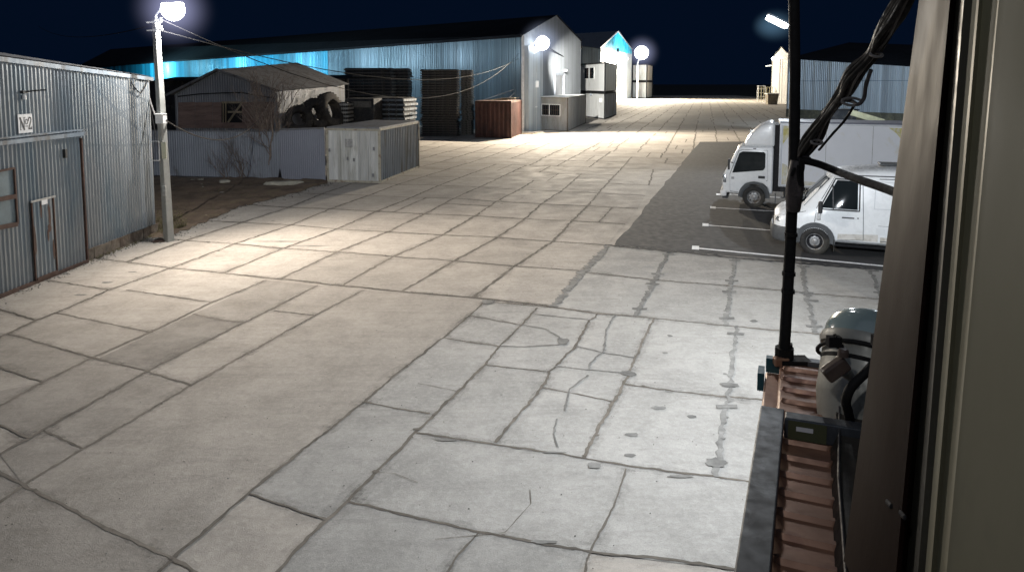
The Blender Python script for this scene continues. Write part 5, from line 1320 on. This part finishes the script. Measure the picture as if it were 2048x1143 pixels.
# angle iron frame standing over the cabinet
zf_ = zc_+.10
f0, f1, f2 = K(1521,812,zf_), K(1468,1143,zf_), K(1762,848,zf_)
frm = thing('angle_iron_frame', f0, 'weathered black steel frame with small white sticker, over the brown ribbed cabinet', 'frame')
f1e = f0+(f1-f0)*2.0
q = (f1-f0).normalized(); w_ = Vector((-q.y,q.x,0)); w_ = w_ if w_.x > 0 else -w_
m = MB(); m.prism([f0+up*-.05-q*.01, f1e+up*-.05, f1e+w_*.062-up*.05, f0+w_*.062-up*.05-q*.01],[f0-q*.01, f1e, f1e+w_*.062, f0+w_*.062-q*.01]); obj('side_rail', m, M['frame'], frm, fixn=True, bevel=.003)
cbv = (f2-f0).normalized(); st0 = f0+w_*.064
m = MB(); m.prism([st0-up*.058, st0+cbv*.9-up*.058, st0+cbv*.9+q*.045-up*.058, st0+q*.045-up*.058],[st0, st0+cbv*.9, st0+cbv*.9+q*.045, st0+q*.045]); obj('cross_bar', m, M['frame'], frm, fixn=True, bevel=.004)
sb = st0+q*.047+cbv*.03
obj('sticker', MB().prism([sb-up*.030, sb+cbv*.042-up*.030, sb+cbv*.042-up*.030+q*.002, sb-up*.030+q*.002],[sb-up*.018, sb+cbv*.042-up*.018, sb+cbv*.042-up*.018+q*.002, sb-up*.018+q*.002]), M['sign'], frm, fixn=True)
obj('olive_label', MB().prism([sb-cbv*.02-up*.055-q*.0005, sb+cbv*.075-up*.055-q*.0005, sb+cbv*.075-up*.055+q*.001, sb-cbv*.02-up*.055+q*.001],[sb-cbv*.02-up*.004-q*.0005, sb+cbv*.075-up*.004-q*.0005, sb+cbv*.075-up*.004+q*.001, sb-cbv*.02-up*.004+q*.001]), mat('olive_label', (.07,.075,.035), .6, var=.2), frm, fixn=True)

# black conduit pole rising from the cabinet
pb = K(1568,722, zc_+.03)
bp2 = thing('black_pole', pb, 'slim black pole rising from the brown ribbed cabinet with cables strapped to it', 'pole')
dpt = pb.y
pts = [pb, AT(1568.5,700,dpt), AT(1580,500,dpt+.02), AT(1588,325,dpt+.03), AT(1590,150,dpt+.03), AT(1588,0,dpt+.03), AT(1587,-220,dpt+.03)]
obj('tube', MB().tube(pts, [.019,.019,.019,.019,.018,.018,.018], 12), M['cable'], bp2, smooth=50)
m = MB(); m.tube([pb-up*.01, pb+up*.05], .032, 10); m.box(pb+Vector((.03,-.01,.005)), (.10,.06,.02)); obj('foot', m, M['cable'], bp2)
for (x, y, r_) in [(1576,583,.023),(1577.5,548,.023),(1582,470,.022),(1571,690,.024)]:
    c = AT(x, y, dpt+.01); obj('strap', MB().tube([c-up*.004, c+up*.008], r_, 10), M['cable'], bp2)
ob = MB(); c = AT(1562,722,dpt-.02); ob.box(c,(.05,.03,.03)); obj('base_lug', ob, M['copper'], bp2, bevel=.005)
# cable bundle from the pole up to the building
rng = random.Random(11)
def cpath(ctrl, n=10):
    out = []
    P_ = [ctrl[0]]+ctrl+[ctrl[-1]]
    for i in range(1, len(P_)-2):
        for k in range(n):
            t = k/n; p0, p1, p2, p3 = P_[i-1], P_[i], P_[i+1], P_[i+2]
            out.append(.5*((2*p1)+(p2-p0)*t+(2*p0-5*p1+4*p2-p3)*t*t+(3*p1-p0-3*p2+p3)*t*t*t))
    out.append(ctrl[-1]); return out
bund = [(1600,318,2.40),(1625,283,2.32),(1655,232,2.2),(1688,190,2.1),(1712,150,2.0),(1745,110,1.92),(1772,68,1.84),(1798,25,1.76),(1830,-40,1.66)]
for k in range(13):
    offs = [rng.uniform(-1,1) for _ in range(4)]; mt = ('cable','cableg','cableg','cable','cable','cableg','cablel')[k % 7]; rad = (.0075,.005,.006,.009,.007,.004,.0035)[k % 7]
    ctrl = []
    for i, (x, y, dp) in enumerate(bund):
        sp_ = (13+13*math.sin(i*1.1+.6)**2) * (0.9 if i else .4)
        ctrl.append(AT(x+offs[0]*sp_*.8+rng.gauss(0,2.2), y+offs[1]*sp_*.5+rng.gauss(0,2), dp+offs[2]*.02))
    props(obj('bundle_cable', MB().tube(cpath(ctrl), rad, 6), M[mt], smooth=60), ['black cable in the bundle slanting from the black pole up to the brown strip','grey cable in the bundle slanting from the black pole up to the brown strip','thin pale cable in the bundle slanting from the black pole up to the brown strip'][{'cable':0,'cableg':1,'cablel':2}[mt]], 'cable', 'cables in the slanting bundle')
props(obj('bundle_cable', MB().tube(cpath([AT(*p) for p in [(1690,200,2.06),(1705,203,2.04),(1716,209,2.0),(1728,196,2.0),(1732,170,1.98),(1742,140,1.95)]]), .0055, 6), M['cableg'], smooth=60), 'grey cable loop hanging out of the bundle halfway up', 'cable')
props(obj('bundle_cable', MB().tube(cpath([AT(*p) for p in [(1638,300,2.3),(1665,268,2.2),(1690,240,2.15),(1712,205,2.08)]]), .004, 6), M['cable'], smooth=60), 'thin black cable hanging slack just below the bundle', 'cable')
for i, (x, y, dp, rx) in enumerate([(1628,283,2.28,.022),(1697,203,2.04,.036),(1745,110,1.9,.02),(1605,316,2.38,.024)]):
    c = AT(x, y, dp); pts = [c+Vector((math.cos(a)*rx*.8, -.02+.01*math.sin(a), math.sin(a)*rx*.30)) for a in [2*math.pi*t/12 for t in range(13)]]
    props(obj('cable_tie', MB().tube(pts, .004, 5), M['cablel']), 'pale cable tie round the slanting bundle, %s' % ('second from the pole','halfway up beside the hanging loop','highest of the four','nearest the pole')[i], 'cable tie')
props(obj('thick_cable', MB().tube(cpath([AT(*p) for p in [(1597,321,2.36),(1612,322,2.34),(1640,329,2.3),(1680,345,2.2),(1720,360,2.05),(1770,377,1.9),(1835,402,1.7)]]), .0125, 8), M['cable'], smooth=60), 'thick black cable running down right from the black pole across the van roof', 'cable')
m = MB(); tapec = [AT(1595,322,dpt-.02), AT(1592,345,dpt-.02), AT(1590,370,dpt-.01), AT(1588,395,dpt), AT(1586,420,dpt+.01)]
obj('tape_wrap', MB().tube(tapec, [.022,.026,.030,.028,.024], 10), mat('worn_tape', (.06,.05,.05), .6, var=.5, scale=14, dirt=(.14,.12,.12), dirt_amt=.3, dirt_scale=20), bp2, smooth=50)
for k, ctrl in enumerate([[(1600,318),(1603,345),(1606,372)],[(1604,320),(1607,335),(1600,360),(1604,372)],[(1590,335),(1584,348),(1584,352)],[(1597,330),(1596,350),(1600,370)]]):
    props(obj('loose_cable_end', MB().tube(cpath([AT(x, y, dpt-.05) for x, y in ctrl]), .005, 6), M['cable']), 'short loose black cable end hanging at the taped joint of the black pole', 'cable', 'loose cable ends at the black pole')

# ------------------------------------------------------------------ floodlight beside the brown strip
c = AT(1722,800,2.05)
fl = thing('floodlight', c, 'big grey bell shaped floodlight with glass cap between ribbed cabinet and brown strip', 'lamp')
axis = (AT(1752,668,2.02)-AT(1700,985,1.84)).normalized()
zz = axis; xx = Vector((0,-1,0)).cross(zz).normalized(); yv = zz.cross(xx)
Mf = Matrix.Translation(AT(1737,758,2.0)) @ Matrix((xx,yv,zz)).transposed().to_4x4() @ Matrix.Diagonal((1.12,1.12,1.05,1))
obj('housing', MB().lathe([(0,-.46),(.035,-.46),(.04,-.36),(.062,-.27),(.085,-.20),(.106,-.13),(.118,-.07),(.1195,-.065),(.121,.0),(.1225,.05),(.123,.10)], Mf, 40), M['lamphood'], fl, smooth=50, fixn=True)
obj('rim_ring', MB().lathe([(.118,.07),(.130,.07),(.134,.085),(.130,.10),(.118,.102)], Mf, 40), M['lamphood'], fl, smooth=40, fixn=True)
obj('glass_cap', MB().lathe([(.126,.10),(.124,.125),(.114,.150),(.092,.172),(.055,.186),(0,.191)], Mf, 40), M['lampglass'], fl, smooth=60, fixn=True)
obj('inner_seam', MB().lathe([(.120,.02),(.1225,.024),(.1225,.034),(.120,.038)], Mf, 40), M['cable'], fl, smooth=60, fixn=True)
obj('strap_wire', MB().tube([Mf @ Vector((.133*math.cos(R(a)), .133*math.sin(R(a)), .055+.012*math.sin(R(a*2)))) for a in range(0, 361, 12)], .006, 6), M['cable'], fl, smooth=60)
def fp_(x, y, dp=1.84): return AT(x, y, dp)
obj('clamp', MB().tube([fp_(1662,680), fp_(1668,672), fp_(1675,690), fp_(1684,694)], .009, 6).box(fp_(1668,682), (.035,.02,.028)), M['cable'], fl)
obj('clamp', MB().tube([fp_(1758,664), fp_(1755,682), fp_(1762,700), fp_(1752,698)], .008, 6).box(fp_(1756,680), (.03,.02,.03)), M['cable'], fl)
kb = MB(); kb.bar(fp_(1650,752,1.80), fp_(1692,722,1.80), .03, .040); kb.lathe([(.015,0),(.015,.02),(0,.02)], Matrix.Translation(fp_(1686,712,1.79)), 8)
kn = obj('hinge_block', kb, M['knob'], fl, bevel=.008)
obj('hinge_arm', MB().tube([fp_(1686,738,1.82), fp_(1706,758,1.86)], [.018,.012], 8), M['lamphood'], kn, bevel=0, smooth=50)
obj('supply_hose', MB().tube(cpath([AT(*p) for p in [(1800,672,1.7),(1772,700,1.74),(1738,738,1.76),(1704,772,1.77),(1692,800,1.78),(1696,822,1.80),(1702,850,1.84)]]), .0125, 8), M['cable'], fl, smooth=60)
m = MB(); m.tube([fp_(1728,1180,1.5), fp_(1735,985,1.75)], .02, 6); obj('stand', m, M['black'], fl)
props(obj('wall_bracket', MB().box(AT(1768,835,1.66), (.05,.05,.12)).bar(AT(1766,800,1.7), AT(1766,740,1.75), .05), M['lamphood'], bevel=.006), 'small grey bracket fixing the black cross bar to the brown strip', 'bracket')

# grit and weeds gathered along the hall foot, the joints and the soil edge
rng = random.Random(21); gr = MB(); wd = MB()
def pebble(p, r):
    gr.tint = rng.uniform(.4,1.3); a0 = rng.uniform(0,6.28); k = 5
    b_1 = [p+Vector((math.cos(a0+q*6.283/k)*r*rng.uniform(.6,1.2), math.sin(a0+q*6.283/k)*r*rng.uniform(.5,1), .012)) for q in range(k)]
    c_1 = p+up*(.012+r*rng.uniform(.4,.9)); i0 = [gr.vert(v) for v in b_1]; c_i = gr.vert(c_1)
    for q in range(k): gr.face((i0[q], i0[(q+1)%k], c_i))
def weed(p, h):
    for q in range(rng.randint(5,9)):
        a = rng.uniform(0,6.28); d_ = Vector((math.cos(a),math.sin(a),0)); wd.tint = rng.uniform(.5,1.3)
        wd.poly([p-d_*.006+up*.01, p+d_*.006+up*.01, p+Vector((rng.gauss(0,.5)*h, rng.gauss(0,.5)*h, h*rng.uniform(.5,1.1)))])
for k in range(520):
    s_ = rng.uniform(-.1, 12); o_ = abs(rng.gauss(.05,.14)); pebble(C0+dH*s_+nH*(.12+o_), rng.uniform(.008,.028))
for k in range(90): weed(C0+dH*rng.uniform(-.1,sg)+nH*(.12+abs(rng.gauss(0,.06))), rng.uniform(.04,.12))
for k in range(500):
    i_ = rng.randrange(len(near)); pebble(near[i_]+Vector((rng.gauss(0,.25), rng.gauss(-.15,.3), 0)), rng.uniform(.01,.04))
for k in range(420):
    x_ = rng.uniform(-5.5,4.5); y_ = rng.uniform(5.5,17); pebble(Vector((x_,y_,0)), rng.uniform(.004,.012))
for k in range(160):
    i_ = rng.randrange(5); j_ = rng.randrange(7); t_ = rng.random(); p_ = LAT[i_][j_].lerp(LAT[i_][j_+1] if rng.random()<.5 else LAT[min(5,i_+1)][j_], t_); pebble(p_+Vector((rng.gauss(0,.02),rng.gauss(0,.02),0)), rng.uniform(.008,.02))
props(obj('grit', gr, M['fill']), 'loose grit and small stones on the slabs and along the hall foot', 'grit', kind='stuff')
props(obj('weeds', wd, M['grass']), 'small dry weeds along the plinth of the blue grey hall', 'weeds', kind='stuff')
# ------------------------------------------------------------------ light
w = bpy.data.worlds.new('World'); scene.world = w; w.use_nodes = True; t = w.node_tree
sky = t.nodes.new('ShaderNodeTexSky'); sky.sky_type = 'NISHITA'; sky.sun_disc = False; sky.sun_elevation = R(-7.5); sky.sun_rotation = R(200); sky.air_density = 1.5; sky.ozone_density = 6
bg = t.nodes['Background']; 
tint = t.nodes.new('ShaderNodeMix'); tint.data_type = 'RGBA'; tint.blend_type = 'ADD'; tint.inputs[0].default_value = 1; tint.inputs[7].default_value = (.012,.045,.14,1)
t.links.new(sky.outputs[0], tint.inputs[6]); t.links.new(tint.outputs[2], bg.inputs[0]); bg.inputs[1].default_value = .09
sun = bpy.data.lights.new('fill_sun', 'SUN'); sun.energy = .21; sun.angle = R(80); sun.color = (.7,.8,1); so = bpy.data.objects.new('fill_sun', sun); COL.objects.link(so); so.rotation_euler = (R(40), 0, R(-30))  # broad soft sun added as ambient fill, no moon in the sky
def light(name, kind, loc, power, col, target=None, size=.3, cone=150, blend=.6):
    l = bpy.data.lights.new(name, kind); l.energy = power; l.color = col
    size = min(size, .05)
    if kind == 'SPOT': l.spot_size = R(cone); l.spot_blend = blend; l.shadow_soft_size = size
    elif kind == 'POINT': l.shadow_soft_size = size
    else: l.size = size
    o = bpy.data.objects.new(name, l); COL.objects.link(o); o.location = loc
    if target is not None:
        d_ = (Vector(target)-Vector(loc)).normalized(); o.rotation_euler = d_.to_track_quat('-Z', 'Y').to_euler()
    return o
light('post_lamp_light', 'SPOT', lamp1+Vector((.05,-.02,-.36)), 4900, (1,.89,.77), G(860,545), .15, 128, 1.0)
light('post_fill_point', 'POINT', lamp1+Vector((.45,-.05,-.45)), 1000, (.95,.93,.9), None, .15)  # added fill point beside the post lamp, no fixture of its own
light('corner_lamp_light', 'SPOT', L2+Vector((.8,-3.2,-.8)), 30000, (1,.87,.69), L2+Vector((9,-24,-9)), .3, 174, .5)
light('corner_fill_point', 'POINT', L2+Vector((5.0,-5,-.8)), 1800, (.85,.93,1), None, .3)  # extra fill near the corner lamp, without a fixture
light('far_lamp_light', 'SPOT', L3+Vector((0,-.5,-2)), 230000, (1,.86,.66), L3+Vector((2,-7,-9)), .5, 174, .7)
light('far_fill_point', 'POINT', L3+Vector((-3,-7,-.6)), 9000, (.9,.97,1), None, .5)  # fill point added in front of the far lamp, no fixture
light('led_light', 'SPOT', led_pos+Vector((0,-.05,-.15)), 2200, (.85,.92,1), led_pos+Vector((-.6,-5.5,-7)), .3, 165, .8)
light('cabin_fill_spot', 'SPOT', L2+Vector((1.5,-1.5,-.4)), 52000, (1,.97,.9), G(1195,236)+up*3, .3, 42, .8)  # narrow spot added to brighten the stacked cabins, no lamp of its own
light('lot_fill_spot', 'SPOT', (2.85,4.7,4.7), 4600, (.88,.94,1), G(1620,430), .15, 75, 1.0)  # unseen spot added to brighten the lot and the vehicles
light('floodlight_light', 'SPOT', (4.3,7.6,5.4), 2550, (.87,.93,1), G(950,760), .15, 160, 1.0)
light('white_house_light', 'POINT', world_loc(wl)+Vector((.4,-1.6,-.3)), 2600, (1,.97,.85), None, .3)
# added spots without fixtures that turn the long wall blue
def wallpt(px, off, z=7):
    P_ = E0_hall; nrm = nS_hall; r_ = ray(px, 165); q_ = Vector((r_.x, r_.y, 0)); t_ = (P_.dot(nrm))/(q_.dot(nrm)); w_ = q_*t_
    return w_, w_+nrm*off+up*z
for px, off, pw, colr in ((340, 10, 22000, (.4,.85,1)), (500, 12, 11000, (.45,.82,1)), (640, 12, 6500, (.55,.85,1)), (760, 7, 1500, (.65,.87,1)), (850, 6, 700, (.7,.88,1)), (960, 6, 700, (.75,.9,1))):
    a_w, l_w = wallpt(px, off)
    light('long_wall_fill', 'SPOT', l_w, pw, colr, a_w+up*7, .5, 160, .8)
light('right_wall_fill', 'SPOT', G(1700,262)+Vector((-2,-3,7.5)), 9000, (.7,.85,1), G(1760,246)+up*3, .4, 150, .8)  # spot added to brighten the right hall wall, no fixture
light('camera_side_fill', 'POINT', (-1.0,-.8,6.0), 60, (.95,.97,1), None, .25)  # unseen fill added above and behind the camera for the near parts
light('foreground_fill', 'POINT', (1.3,4.1,4.8), 20, (.95,.98,1), None, .12)  # small fill point added for cabinet and strip, no lamp there
